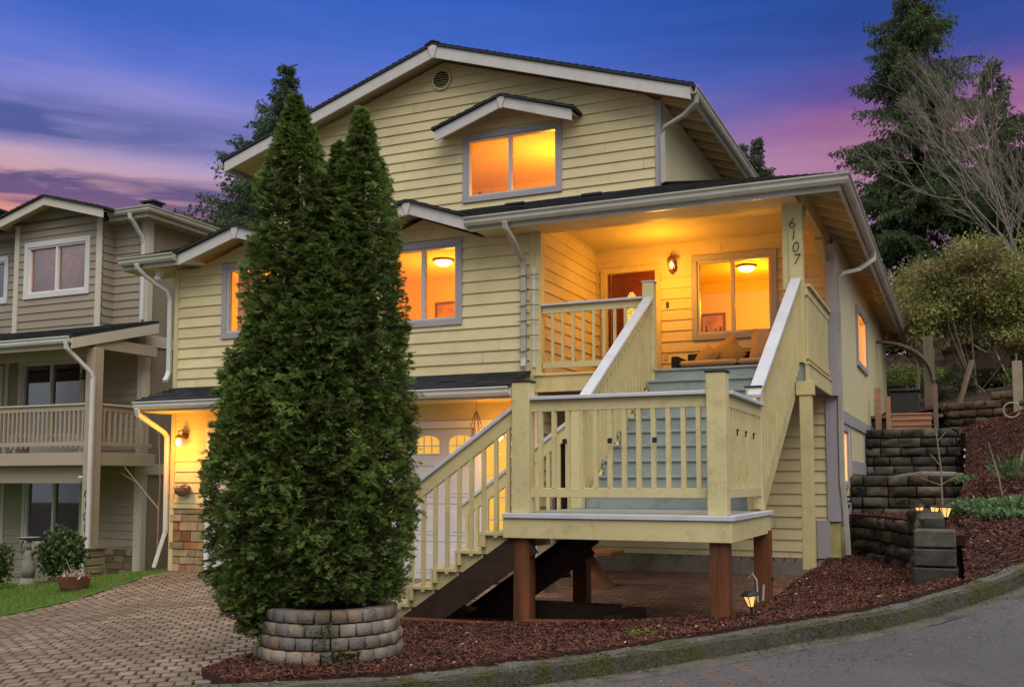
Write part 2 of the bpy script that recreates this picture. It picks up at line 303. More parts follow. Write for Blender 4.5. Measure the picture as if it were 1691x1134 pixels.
class MB:
    def __init__(s): s.v = []; s.f = []; s.mi = []; s.cur = 0
    def add(s, vs, fs):
        n = len(s.v); s.v += [tuple(p) for p in vs]
        for f in fs: s.f.append([n+i for i in f]); s.mi.append(s.cur)
        return s
    def box(s, x0, x1, y0, y1, z0, z1):
        return s.add([(x0,y0,z0),(x1,y0,z0),(x1,y1,z0),(x0,y1,z0),(x0,y0,z1),(x1,y0,z1),(x1,y1,z1),(x0,y1,z1)],
                     [(0,3,2,1),(4,5,6,7),(0,1,5,4),(1,2,6,5),(2,3,7,6),(3,0,4,7)])
    def mbox(s, M, u0, u1, z0, z1, d0, d1):
        P = [M(u,z,d) for z in (z0,z1) for d in (d0,d1) for u in (u0,u1)]
        return s.add([P[0],P[1],P[3],P[2],P[4],P[5],P[7],P[6]], [(0,3,2,1),(4,5,6,7),(0,1,5,4),(1,2,6,5),(2,3,7,6),(3,0,4,7)])
    def beam(s, p, q, w, h, up=(0,0,1), off=(0,0)):
        p, q = Vector(p), Vector(q); d = (q-p).normalized(); up = Vector(up)
        sx = d.cross(up).normalized(); uy = sx.cross(d).normalized()
        c = []
        for e in (p, q):
            for a, b in ((-1,-1),(1,-1),(1,1),(-1,1)): c.append(e + sx*(off[0]+a*w/2) + uy*(off[1]+b*h/2))
        return s.add(c, [(0,1,2,3),(7,6,5,4),(0,4,5,1),(1,5,6,2),(2,6,7,3),(3,7,4,0)])
    def tube(s, pts, r, n=8, cap=True):
        pts = [Vector(p) for p in pts]; k = len(pts); rs = r if isinstance(r, (list, tuple)) else [r]*k
        rings = []; ref = Vector((.3,.5,.81))
        for i, p in enumerate(pts):
            d = (pts[min(i+1,k-1)]-pts[max(i-1,0)])
            d = d.normalized() if d.length > 1e-9 else Vector((0,0,1))
            a = d.cross(ref if abs(d.dot(ref)) < .95 else Vector((1,0,0))).normalized(); b = d.cross(a)
            rings.append([p + (a*math.cos(2*math.pi*j/n) + b*math.sin(2*math.pi*j/n))*rs[i] for j in range(n)])
        V = [v for g in rings for v in g]; F = []
        for i in range(k-1):
            for j in range(n): F.append((i*n+j, i*n+(j+1)%n, (i+1)*n+(j+1)%n, (i+1)*n+j))
        if cap: F += [tuple(range(n-1,-1,-1)), tuple((k-1)*n+j for j in range(n))]
        return s.add(V, F)
    def sweep(s, prof, pts, up=(0,0,1), closed=True):
        """profile [(side, up)] swept along a polyline with mitred corners"""
        pts = [Vector(p) for p in pts]; k = len(pts); n = len(prof); V = []; F = []; up = Vector(up)
        for i, p in enumerate(pts):
            d0 = (pts[i]-pts[i-1]).normalized() if i else None; d1 = (pts[i+1]-pts[i]).normalized() if i < k-1 else None
            s0 = d0.cross(up).normalized() if d0 else None; s1 = d1.cross(up).normalized() if d1 else None
            if s0 is None: sd = s1
            elif s1 is None: sd = s0
            else:
                m = (s0+s1).normalized(); sd = m/max(.3, m.dot(s1))
            for a, b in prof: V.append(p + sd*a + up*b)
        for i in range(k-1):
            for j in range(n): F.append((i*n+j, i*n+(j+1)%n, (i+1)*n+(j+1)%n, (i+1)*n+j))
        F += [tuple(range(n-1,-1,-1)), tuple((k-1)*n+j for j in range(n))]
        return s.add(V, F)
    def rtube(s, pts, w, h):
        """rectangular pipe along a polyline, w across (horizontal), h deep"""
        pts = [Vector(p) for p in pts]; k = len(pts); V = []; F = []
        for i, p in enumerate(pts):
            d = (pts[min(i+1,k-1)]-pts[max(i-1,0)]).normalized()
            a = d.cross(Vector((0,0,1)))
            a = Vector((1,0,0)) if a.length < .25 else a.normalized()
            if i and a.dot(pa) < 0: a = -a
            pa = a; b = d.cross(a).normalized()
            for x, y in ((-1,-1),(1,-1),(1,1),(-1,1)): V.append(p + a*x*w/2 + b*y*h/2)
        for i in range(k-1):
            for j in range(4): F.append((i*4+j, i*4+(j+1)%4, (i+1)*4+(j+1)%4, (i+1)*4+j))
        F += [(3,2,1,0), tuple((k-1)*4+j for j in range(4))]
        return s.add(V, F)
    def lathe(s, c, prof, n=16, sx=1, sy=1):
        V = []; F = []; k = len(prof)
        for r, z in prof:
            for j in range(n): V.append((c[0]+sx*r*math.cos(2*math.pi*j/n), c[1]+sy*r*math.sin(2*math.pi*j/n), c[2]+z))
        for i in range(k-1):
            for j in range(n): F.append((i*n+j, i*n+(j+1)%n, (i+1)*n+(j+1)%n, (i+1)*n+j))
        F += [tuple(range(n-1,-1,-1)), tuple((k-1)*n+j for j in range(n))]
        return s.add(V, F)
    def poly(s, pts): return s.add(pts, [tuple(range(len(pts)))])
    def slab(s, pts, h):
        n = len(pts); V = [tuple(p) for p in pts] + [(p[0],p[1],p[2]-h) for p in pts]
        F = [tuple(range(n)), tuple(range(2*n-1, n-1, -1))] + [(i, n+i, n+(i+1)%n, (i+1)%n) for i in range(n)]
        return s.add(V, F)
    def mprism(s, M, poly, d0, d1):
        n = len(poly); V = [M(u,z,d1) for u, z in poly] + [M(u,z,d0) for u, z in poly]
        F = [tuple(range(n)), tuple(range(2*n-1, n-1, -1))] + [(i, n+i, n+(i+1)%n, (i+1)%n) for i in range(n)]
        return s.add(V, F)
    def split(s, name, m, parent=None, **kw):
        """one object for every connected piece"""
        par = list(range(len(s.v)))
        def find(i):
            while par[i] != i: par[i] = par[par[i]]; i = par[i]
            return i
        for f in s.f:
            for i in f[1:]: par[find(i)] = find(f[0])
        gr = {}
        for f in s.f: gr.setdefault(find(f[0]), []).append(f)
        o = None
        for fs in gr.values():
            ids = sorted({i for f in fs for i in f}); ix = {i: k for k, i in enumerate(ids)}
            o = MB().add([s.v[i] for i in ids], [[ix[i] for i in f] for f in fs]).build(name, m, parent, **kw)
        return o
    def build(s, name, m, parent=None, local=False, label=None, bevel=0.0, smooth=False):
        V = np.array(s.v, float)
        if parent is not None and not local: V = V - np.array(root_of(parent).location)
        me = bpy.data.meshes.new(name); me.from_pydata([tuple(p) for p in V], [], s.f)
        for x in (m if isinstance(m, (list, tuple)) else [m]): me.materials.append(x)
        if max(s.mi, default=0): me.polygons.foreach_set('material_index', s.mi)
        import bmesh
        b = bmesh.new(); b.from_mesh(me); bmesh.ops.recalc_face_normals(b, faces=b.faces); b.to_mesh(me); b.free()
        me.update(); o = link(name, me, parent, label, smooth)
        if bevel:
            bv = o.modifiers.new('bevel', 'BEVEL'); bv.width = bevel; bv.segments = 1; bv.limit_method = 'ANGLE'
        return o

def siding(mb, M, z0, z1, xl, xr, op=(), e=.183, lap=.024, zref=0.0):
    fl = xl if callable(xl) else (lambda z: xl); fr = xr if callable(xr) else (lambda z: xr)
    k = math.floor((z0-zref)/e)
    while zref+k*e < z1-1e-6:
        c = zref+k*e; k += 1
        cuts = sorted({max(z0,c), min(z1,c+e)} | {z for o in op for z in (o[2],o[3]) if max(z0,c) < z < min(z1,c+e)})
        for za, zb in zip(cuts[:-1], cuts[1:]):
            zm = (za+zb)/2
            segs = [(fl, fr)]
            for o in sorted([o for o in op if o[2] <= zm <= o[3]]):
                a, b = segs.pop()
                segs += [(a, (lambda z, q=o[0]: q)), ((lambda z, q=o[1]: q), b)]
            da = lap*(1-(za-c)/e)+.003; db = lap*(1-(zb-c)/e)+.003
            for a, b in segs:
                ua, ub, va, vb = a(za), b(za), a(zb), b(zb)
                if ub-ua < .004 and vb-va < .004: continue
                # boards about 3.6 m long: butt joints split a course
                rj = random.Random(k*977+int(z0*100)); ux = max(ua,va)+rj.uniform(.4,3.6); lo_, lv_ = ua, va
                while ux < min(ub,vb)-.25:
                    mb.add([M(lo_,za,da), M(ux-.004,za,da), M(ux-.004,zb,db), M(lv_,zb,db)], [(0,1,2,3)]); mb.add([M(ux-.16,za,.001), M(ux+.16,za,.001), M(ux+.16,zb,.001), M(ux-.16,zb,.001)], [(0,1,2,3)]); lo_ = lv_ = ux+.004; ux += 3.6
                mb.add([M(lo_,za,da), M(max(ub,lo_),za,da), M(max(vb,lv_),zb,db), M(lv_,zb,db)], [(0,1,2,3)])
                if abs(za-c) < 1e-6: mb.add([M(ua,za,0), M(max(ub,ua),za,0), M(max(ub,ua),za,da), M(ua,za,da)], [(0,1,2,3)])
    return mb

def window(root, M, u0, u1, z0, z1, trim=.10, trimm=None, framem=None, glass=None, mull=None, blinds=None, wide_head=False, sill=False, name='window', depth=.05, label=None):
    """outer casing -> sash, panes, blinds as sub-parts; (u0..z1) is the casing's outer edge"""
    trimm = trimm or LAV; framem = framem or VIN; glass = glass or GLASS
    mb = MB(); d0, d1 = -.02, .045
    mb.mbox(M, u0, u1, z1-trim, z1, d0, d1); mb.mbox(M, u0, u1, z0, z0+trim, d0, d1+.002)
    mb.mbox(M, u0, u0+trim, z0+trim, z1-trim, d0, d1-.002); mb.mbox(M, u1-trim, u1, z0+trim, z1-trim, d0, d1-.002)
    w = mb.build(name, trimm, root, label=label, bevel=.004)
    a, b, c, d = u0+trim, u1-trim, z0+trim, z1-trim; fw_ = .035
    mb = MB(); mb.mbox(M, a, b, d-fw_, d, -.08, .02); mb.mbox(M, a, b, c, c+fw_, -.08, .022)
    mb.mbox(M, a, a+fw_, c+fw_, d-fw_, -.08, .018); mb.mbox(M, b-fw_, b, c+fw_, d-fw_, -.08, .018)
    mm = (a+b)/2 if mull is None else mull
    if mull is not False: mb.mbox(M, mm-.03, mm+.03, c+fw_, d-fw_, -.07, .012)
    mb.build('sash', framem, w, bevel=.003)
    spans = [(a+fw_, b-fw_)] if mull is False else [(a+fw_, mm-.03), (mm+.03, b-fw_)]
    for x0, x1 in spans:
        MB().mbox(M, x0, x1, c+fw_, d-fw_, -depth-.006, -depth).build('pane', glass, w)
        if blinds:
            bm = MB(); z = c+fw_+.02
            while z < d-fw_-.02:
                P = [M(x0+.01, z, -.10), M(x1-.01, z, -.10), M(x1-.01, z+.024, -.115), M(x0+.01, z+.024, -.115)]
                bm.add(P, [(0,1,2,3)]); z += .040
            bm.mbox(M, x0+.005, x1-.005, d-fw_-.05, d-fw_, -.13, -.09)
            bm.build('blind', blinds, w)
    return w
def room(root, M, u0, u1, z0, z1, dep, m=None, name='room'):
    m = m or ROOMW; P = [M(u,z,d) for d in (-.028,-dep) for z in (z0,z1) for u in (u0,u1)]
    return MB().add(P, [(4,5,7,6),(0,1,5,4),(2,6,7,3),(0,4,6,2),(1,3,7,5)]).build(name, m, root)
def lamp(loc, energy, color=(1,.41,.016), r=.06, parent=None, name='lamp_or_fill_light'):
    d = bpy.data.lights.new(name, 'POINT'); d.energy = energy; d.color = color; d.shadow_soft_size = r
    o = bpy.data.objects.new(name, d); COL.objects.link(o)
    if parent is not None:
        o.parent = parent; o.location = Vector(loc)-root_of(parent).location
    else: o.location = loc
    return o
def ceiling_lamp(root, c):
    o = MB().lathe(c, [(.17,.0),(.19,-.02),(.17,-.035)], 20).build('ceiling_lamp', BROWN, root, smooth=False)
    MB().lathe(c, [(.155,-.036),(.14,-.075),(.09,-.105),(.02,-.12)], 20).build('lamp_globe', TREEGL, o, smooth=True)
GUTP = [(0,-.13),(.075,-.13),(.10,-.09),(.10,-.05),(.125,-.02),(.125,0),(.11,0),(.11,-.02),(.085,-.055),(.07,-.115),(.01,-.115),(.01,0),(0,0)]
exec_parts = True

# ---------------------------------------------------------------- terrain
class TPS:
    def __init__(s, P, reg=.01):
        P = np.array(P, float); s.c = P[:, :2]; n = len(P)
        K = s.k(s.c, s.c) + reg*np.eye(n); A = np.hstack([np.ones((n,1)), s.c]); L = np.zeros((n+3, n+3))
        L[:n,:n] = K; L[:n,n:] = A; L[n:,:n] = A.T
        s.w = np.linalg.solve(L, np.concatenate([P[:,2], np.zeros(3)]))
    @staticmethod
    def k(a, b):
        d = np.sqrt(((a[:,None]-b[None])**2).sum(-1)); return np.where(d > 1e-9, d*d*np.log(np.maximum(d, 1e-9)), 0)*.05
    def __call__(s, X, Y):
        X = np.atleast_1d(np.asarray(X, float)); Y = np.atleast_1d(np.asarray(Y, float)); q = np.stack([X.ravel(), Y.ravel()], 1)
        n = len(s.c); z = s.k(q, s.c) @ s.w[:n] + s.w[n] + q @ s.w[n+1:]
        return z.reshape(X.shape)
KERB = np.array([(-9.4,1.3,-1.42),(-6.6,3.6,-1.36),(-5.2,4.78,-1.33),(-4.26,5.44,-1.31),(-3.5,6.08,-1.31),(-3.02,6.68,-1.295),(-2.49,7.30,-1.265),(-1.76,8.14,-1.20),
                 (-1.34,8.58,-1.15),(-.68,9.11,-1.06),(.01,9.72,-.885),(.5,10.29,-.71),(1.2,11.2,-.45),(2.4,13.2,.0),(4.2,17,.75),(7.5,24,2.0)])
def smooth_poly(P, n):
    P = np.asarray(P); k = len(P); out = []
    for i in range(k-1):
        p0, p1, p2, p3 = P[max(i-1,0)], P[i], P[i+1], P[min(i+2,k-1)]
        for j in range(n):
            u = j/n; out.append(.5*((2*p1)+(-p0+p2)*u+(2*p0-5*p1+4*p2-p3)*u*u+(-p0+3*p1-3*p2+p3)*u**3))
    return np.array(out+[P[-1]])
KS = smooth_poly(KERB, 6)
drv = TPS([(-12.73,13.9,-1.55),(-9,13.9,-1.52),(-6.2,14.0,-1.50),(-6,16.5,-1.50),(-2,16.6,-1.45),(-2.2,13.5,-1.42),(-3,10.5,-1.42),(-4.2,9.0,-1.42),(-5.2,9.5,-1.42),(-4.3,6.2,-1.37),(-5,7.4,-1.40),(-5.6,5.0,-1.38),(-6.6,4.3,-1.42),
           (-7,8,-1.48),(-9.4,2.4,-1.55),(-9.5,9,-1.60),(-12.2,9.9,-1.86),(-12.3,12.7,-1.62),(-16.3,16.8,-2.02),(-12.5,16,-1.85),(-16,13.6,-1.93),(-18,15,-2.05),(-22,12,-2.2),(-15,6,-1.95),(-20,3,-2.2)])
bed = TPS([tuple(p) for p in KERB[2:12]] + [(-5.0,7.0,-1.36),(-4.0,8.7,-1.36),(-3.0,8.75,-1.30),(-1.9,8.9,-1.21),(-1.75,10.8,-1.2),(-1.95,13.9,-1.16),(-1.7,16.8,-1.2),(-.7,14.9,-1.22),(-.3,11.0,-1.03),(-.9,11.5,-1.13),(-1.7,17.5,-1.2)])
hill = TPS([(.0,9.78,-.88),(.5,10.33,-.70),(1.2,11.24,-.44),(2.4,13.2,.0),(4.2,17,.75),(-.15,10.6,-.72),(-.15,12,-.48),(-.1,14,-.48),(-.05,18,.02),(.1,21.3,.92),(1.1,21.3,1.33),(2.2,21.0,1.55),(2.2,16,.62),(1.0,15,.10),(-1.2,22.3,.92),(4,21,1.75),(1.16,22.4,1.42),(-.29,23.3,1.10),(-1.7,21.4,.90),(-1.7,22.2,.92),(-.9,21.4,.90),(-.5,22.9,.98)])
back = TPS([(-1.2,24,1.5),(-.3,23.4,1.60),(1.2,22.4,1.72),(2.6,21.6,1.8),(5,22,2.0),(2,26,2.3),(-2,30,2.0),(8,30,3.4),(-6,36,2.2),(4,40,3.6),(-20,40,.5),(-40,30,-2.5),(-40,60,-1),(20,60,5),(0,60,4),(40,40,6),(-60,60,-3),(60,60,7)])

def patch(name, outline, hfun, step, m, z=0.0, skirt=0.0, kind='structure', jitter=0.0, label=None, parent=None):
    """constrained triangulation of an outline lifted onto a height function"""
    P = [Vector((p[0], p[1])) for p in outline]; n = len(P)
    xs = [p.x for p in P]; ys = [p.y for p in P]
    pts = list(P); edges = [(i, (i+1)%n) for i in range(n)]
    for x in np.arange(min(xs), max(xs), step):
        for y in np.arange(min(ys), max(ys), step):
            q = (x+random.uniform(-.3,.3)*step, y+random.uniform(-.3,.3)*step)
            if inside(q, outline): pts.append(Vector(q))
    vv, ee, ff, *_ = delaunay_2d_cdt(pts, edges, [list(range(n))], 1, 1e-5)
    V = np.array([(v.x, v.y) for v in vv]); Z = hfun(V[:,0], V[:,1]) + z + (RNG.normal(size=len(V))*jitter if jitter else 0)
    mb = MB(); mb.v = [(a, b, c) for (a, b), c in zip(V, Z)]; mb.f = [list(f) for f in ff]; mb.mi = [0]*len(ff)
    if skirt:
        cnt = {}
        for f in ff:
            for i in range(len(f)):
                e = tuple(sorted((f[i], f[(i+1)%len(f)]))); cnt[e] = cnt.get(e, 0)+1
        for (a, b), c in cnt.items():
            if c == 1:
                pa, pb = mb.v[a], mb.v[b]; mb.add([pa, pb, (pb[0],pb[1],pb[2]-skirt), (pa[0],pa[1],pa[2]-skirt)], [(0,1,2,3)])
    o = mb.build(name, m, parent, smooth=False)
    if kind: o['kind'] = kind
    if label: o['label'] = label
    return o
def inside(q, poly):
    x, y = q; r = False; n = len(poly)
    for i in range(n):
        x1, y1 = poly[i][0], poly[i][1]; x2, y2 = poly[i-1][0], poly[i-1][1]
        if (y1 > y) != (y2 > y) and x < (x2-x1)*(y-y1)/(y2-y1)+x1: r = not r
    return r
def scatter(poly, n):
    xs = [p[0] for p in poly]; ys = [p[1] for p in poly]; out = []
    while len(out) < n:
        q = (random.uniform(min(xs), max(xs)), random.uniform(min(ys), max(ys)))
        if inside(q, poly): out.append(q)
    return np.array(out)
def offset_line(L, d):
    L = np.asarray(L); T = np.gradient(L[:, :2], axis=0); T /= np.linalg.norm(T, axis=1)[:, None]
    N = np.stack([T[:,1], -T[:,0]], 1)      # to the right of travel (towards the road)
    out = L.copy(); out[:, :2] += N*d; return out

# kerb: inner edge is KS, 0.16 m wide top, 0.15 m face to the road
inn, out_ = KS, offset_line(KS, .15); mb = MB(); n = len(KS)
rows = []
for i in range(n):
    w = RNG.normal(size=3)*.006
    a, b = inn[i], out_[i]
    rows += [(a[0],a[1],a[2]-.25), (a[0],a[1],a[2]+w[0]), (b[0]*.85+a[0]*.15, b[1]*.85+a[1]*.15, a[2]+w[1]), (b[0],b[1],a[2]-.03+w[2]), (b[0]+(b[0]-a[0])*.12,b[1]+(b[1]-a[1])*.12,a[2]-.35)]
F = [(i*5+j, i*5+j+1, (i+1)*5+j+1, (i+1)*5+j) for i in range(n-1) for j in range(4)]
o = mb.add(rows, F).build('kerb', CURB, smooth=False); o['kind'] = 'structure'
# moss tufts along the kerb's top edges
def tufts(name, pts, size, m, per=5, parent=None, kind='stuff', spread=.03):
    V = []; F = []
    for p in pts:
        for _ in range(per):
            a = random.uniform(0, 2*math.pi); l = size*random.uniform(.5, 1.2); c = Vector(p)+Vector((random.gauss(0,spread), random.gauss(0,spread), 0))
            d = Vector((math.cos(a), math.sin(a), random.uniform(.2, 1.1))).normalized()*l; s = Vector((-math.sin(a), math.cos(a), 0))*l*.35
            k = len(V); V += [c-s, c+s, c+d+s*.5, c+d-s*.5]; F.append((k,k+1,k+2,k+3))
    o = npmesh(name, [tuple(v) for v in V], F, m, parent); 
    if kind: o['kind'] = kind
    return o
pts = []
for i in range(8, n-20):
    for _ in range(26):
        u = random.random(); q = KS[i]*(1-u)+KS[i+1]*u; o2 = out_[i]*(1-u)+out_[i+1]*u; w = random.choice((0,0,.1,.5,1.0,1.05,1.1))
        if math.sin(i*.9)+math.sin(i*.37+2) + random.gauss(0,.8) < -.2: continue
        pts.append((q[0]*(1-w)+o2[0]*w, q[1]*(1-w)+o2[1]*w, q[2] - (.01 if w < 1 else random.uniform(.02,.14))))
tag(tufts('moss', pts, .017, MOSS, 5), 'yellow green moss growing along the top of the grey kerb', 'moss', kind='stuff')
# road: from the kerb foot outwards
prev = None; rows = []; ds = [.10,.35,.8,1.6,3,5,8,14,30]
for d in ds:
    L = offset_line(KS, d)
    crown = .02*min(d, 3)
    rows.append([(p[0], p[1], KS[i][2]-.15+crown-.00*d) for i, p in enumerate(L)])
V = [p for r_ in rows for p in r_]; F = [(a*n+i, a*n+i+1, (a+1)*n+i+1, (a+1)*n+i) for a in range(len(ds)-1) for i in range(n-1)]
o = npmesh('road', V, F, ROAD); o['kind'] = 'structure'
# speckled orange strokes on the asphalt
L2 = offset_line(KS, .62)
mb = MB()
def roadpt(s, d):
    i = int(s); u = s-i; k0 = offset_line(KS, d); p = k0[i]*(1-u)+k0[i+1]*u; return (p[0], p[1], KS[i][2]*(1-u)+KS[i+1][2]*u-.15+.02*min(d,3)+.006)
for s0, w_ in ((36.9,.62),(38.6,.60),(40.2,.50),(35.3,.5)):
    mb.add([roadpt(s0,.50), roadpt(s0+w_,.50), roadpt(s0+w_-1.1,1.15), roadpt(s0-1.1,1.15)], [(0,1,2,3)])
o = mb.build('orange_road_marks', ORMARK); o['kind'] = 'structure'

# dirty gutter strip at the kerb foot, grit and bark spilled along it
GUTR = mat('gutter_strip_grime', (.115,.098,.085), .8, .35, 5, .9, 70, dirt='#2e2822', dirtamt=.8, dscale=3.5)
rows = []
for d, jit in ((.13,0),(.22,.0),(.33,.0),(.40,.02)):
    L = offset_line(KS, d); rows.append([(p[0]+random.gauss(0,jit), p[1]+random.gauss(0,jit), KS[i][2]-.15+.02*d+.006-(.004 if d > .38 else 0)) for i, p in enumerate(L)])
V = [p for r_ in rows for p in r_]; F = [(a*n+i, a*n+i+1, (a+1)*n+i+1, (a+1)*n+i) for a in range(3) for i in range(n-1)]
o = npmesh('gutter_strip', V, F, GUTR); o['kind'] = 'structure'
pts = []; V = []; F = []
for _ in range(2600):
    sq = random.uniform(12, 80); u = random.random()**1.8; d = -.02+.17*random.random() if random.random() < .22 else .14+u*1.1; i = int(sq); f_ = sq-i
    kk = KS[i]*(1-f_)+KS[i+1]*f_; kn = offset_line(KS[max(i-1,0):i+3], 1.0)[min(i,1)]-KS[i]; x, y = kk[0]+kn[0]*d, kk[1]+kn[1]*d
    z = kk[2]+.006 if d < .14 else kk[2]-.15+.02*d+.010; l = random.uniform(.004,.016)*(1.4 if d < .14 else 1); a = random.uniform(0,6.28); k = len(V)
    dx, dy = math.cos(a)*l, math.sin(a)*l; V += [(x-dx,y-dy,z), (x+dy*.5,y-dx*.5,z+.004), (x+dx,y+dy,z+.003), (x-dy*.5,y+dx*.5,z+.006)]; F.append((k,k+1,k+2,k+3))
GRIT = islandmat('grit_and_bark', [(.13,.045,.03),(.07,.03,.02),(.30,.26,.22),(.16,.13,.11),(.05,.045,.04),(.22,.17,.12)], .85, 0)
tag(npmesh('road_grit', V, F, GRIT), 'grit and stray bark bits along the kerb and road edge', 'grit', kind='stuff')

# far ground, back slope and the hillside on the right
FAR = [(-90,-30),(90,-30),(150,300),(-150,300)]
o = MB().add([(-400,-60,-2.6),(400,-60,-2.6),(400,900,-2.6),(-400,900,-2.6)], [(0,1,2,3)]).build('ground', SOIL); o['kind'] = 'structure'
patch('back_slope', [(-1.74,23.6),(-.35,23.55),(1.2,22.65),(3.0,21.5),(5.2,20.0),(9,27),(40,30),(60,60),(60,90),(-60,90),(-60,45),(-24,30),(-14,29),(-1.75,29)], back, 2.2, MULCHB)
HILLP = [tuple(p[:2]) for p in KS[60:86]] + [(4.6,20.4),(3.0,21.3),(1.2,22.5),(-.3,23.4),(-1.3,22.4),(-1.72,22.0),(-1.72,21.62),(.0,21.58),(.12,21.3),(.06,18.3),(-.05,14.2),(-.02,11.0),(.0,10.5)]
patch('hill_mulch_bed', HILLP, hill, .3, MULCHB, .0, .3, jitter=.008)
BEDP = [tuple(p[:2]) for p in KS[17:61]] + [(-.15,10.3),(-.35,10.9),(-.75,15.0),(-1.72,17.55),(-1.72,16.6),(-1.95,16.5),(-1.80,14.1),(-1.82,12.0),(-1.75,9.35),(-2.0,9.12),(-4.0,8.83),(-5.25,8.83),(-5.35,7.6),(-5.10,6.4),(-4.98,5.75)]
patch('mulch_bed', BEDP, bed, .22, MULCHB, .02, .45, jitter=.008)
UNDERP = [(-5.75,9.3),(-4.0,8.9),(-1.85,9.2),(-1.78,14.0),(-1.9,16.62),(-5.78,16.62),(-5.78,13.7)]
under_o = patch('earth_floor', UNDERP, lambda x, y: drv(x, y)-.03, .3, REDD, .0, 0, jitter=.006)
DRVP = [(-5.1,6.6),(-5.3,8.9),(-5.5,9.5),(-5.6,13.85),(-12.95,13.9),(-12.55,12.9),(-12.1,11.2),(-12.2,9.7),(-12.6,7.5),(-13.4,5),(-14,2.5)] + [tuple(p[:2]) for p in KS[0:20]] + [(-4.7,5.8),(-5.0,6.2)]
# clay pavers: every paver a chamfered block on the bedding
base_o = patch('driveway', DRVP, lambda x, y: drv(x, y)-.03, .5, SOIL)
JOINT = mat('paver_joint_sand', (.105,.080,.060), .95, .3, 6, .4, 60)
def pave(name, poly, hfun, ang, pl, pw, gp, m, parent, dz0=0.0):
    ca, sa = math.cos(ang), math.sin(ang); V = []; F = []; MI = []; xs = [p[0] for p in poly]; ys = [p[1] for p in poly]
    cx0, cy0 = sum(xs)/len(xs), sum(ys)/len(ys); n_ = int(14/min(pl,pw))
    for j in range(-n_, n_):
        for i in range(-n_, n_):
            a = (i+(.5 if j % 2 else 0))*pl; b = j*pw; x, y = cx0+a*ca-b*sa, cy0+a*sa+b*ca
            if not (max(min(xs),-14) < x < max(xs) and max(min(ys),2) < y < max(ys)) or not inside((x, y), poly): continue
            z = random.gauss(0, .003)+dz0; tx, ty = random.gauss(0,.010), random.gauss(0,.010); k = len(V); rt = random.gauss(0,.03); c2, s2 = math.cos(ang+rt), math.sin(ang+rt); x += random.gauss(0,.003); y += random.gauss(0,.003)
            for (hx, hy, dz) in ((pl/2-gp/2, pw/2-gp/2, -.020), (pl/2-gp/2-.007, pw/2-gp/2-.007, 0)):
                for sx_, sy_ in ((-1,-.93),(-.9,-1),(.9,-1),(1,-.93),(1,.93),(.9,1),(-.9,1),(-1,.93)):
                    a2, b2 = sx_*hx, sy_*hy; V.append((x+a2*c2-b2*s2, y+a2*s2+b2*c2, z+dz+a2*tx+b2*ty))
            for q in range(8): F.append((k+q, k+(q+1)%8, k+8+(q+1)%8, k+8+q)); MI.append(1)
            F += [(k+8,k+9,k+14,k+15),(k+9,k+10,k+13,k+14),(k+10,k+11,k+12,k+13)]; MI += [0,0,0]
    V = np.array(V); V[:,2] += np.concatenate([hfun(c_[:,0], c_[:,1]) for c_ in np.array_split(V, 40)])
    o = npmesh(name, V, F, m, parent, local=True); o.data.materials.append(JOINT); o.data.polygons.foreach_set('material_index', MI); o['kind'] = 'stuff'; return o
BRICK = islandmat('red_brick_paver', [(.26,.115,.062),(.22,.10,.058),(.30,.15,.085),(.19,.092,.058),(.25,.125,.075)], .75, .5, 60, vscale=1.5, var=.35, spec=.35, dirt='#3a261a', dirtamt=.7, dscale=1.4)
pave('paver', UNDERP, drv, R(8), .21, .105, .009, BRICK, under_o, -.012)
pave('paver', DRVP, drv, R(38), .128, .200, .009, PAVE, base_o)
LAWNP = [(-12.72,13.9),(-12.55,12.9),(-12.1,11.2),(-12.2,9.7),(-12.6,7.5),(-13.4,5),(-26,3),(-26,17),(-16.3,17),(-13,17),(-12.9,14.0)]
patch('lawn', LAWNP, drv, .5, LAWNB, .01, .2)

# shredded bark on the beds (nobody could count it)
def chips(name, poly, hfun, n, dz, lab, s=(.014,.042)):
    Q = scatter(poly, n); Z = hfun(Q[:,0], Q[:,1])+dz
    L = RNG.uniform(s[0], s[1], n); Wd = L*RNG.uniform(.18,.42,n); a = RNG.uniform(0, 2*np.pi, n); e = RNG.normal(0,.35,n)
    D = np.stack([np.cos(a)*np.cos(e), np.sin(a)*np.cos(e), np.sin(e)], 1); S = np.stack([-np.sin(a), np.cos(a), RNG.normal(0,.4,n)], 1)
    C = np.stack([Q[:,0], Q[:,1], Z+RNG.uniform(.0,.022,n)], 1)
    D *= L[:,None]/2; S *= Wd[:,None]/2
    V = np.stack([C-D-S, C-D+S, C+D+S*.7, C+D-S*.7], 1).reshape(-1,3); F = np.arange(4*n).reshape(-1,4)
    return tag(npmesh(name, V, F, MULCHC), lab, 'bark mulch', kind='stuff')
chips('bark_mulch', BEDP, bed, 75000, .02, 'dark red bark mulch covering the front bed between kerb and stair')
chips('bark_mulch', HILLP, hill, 60000, .0, 'dark red bark mulch covering the sloping bed at the right', (.018,.055))
def litter(poly, hfun, n, dz):
    Q = scatter(poly, n); V = []; F = []
    for x, y in Q:
        z = float(hfun(x, y)[0])+dz; l = random.uniform(.008,.028); a = random.uniform(0,6.28); k = len(V)
        d = Vector((math.cos(a), math.sin(a), .2))*l; s_ = Vector((-math.sin(a), math.cos(a), random.uniform(-.3,.3)))*l*.45; c = Vector((x,y,z))
        V += [c-d, c-s_, c+d, c+s_+Vector((0,0,.01))]; F.append((k,k+1,k+2,k+3))
    return V, F
V1, F1 = litter(BEDP, bed, 120, .04); V2, F2 = litter(HILLP, hill, 150, .03); k = len(V1)
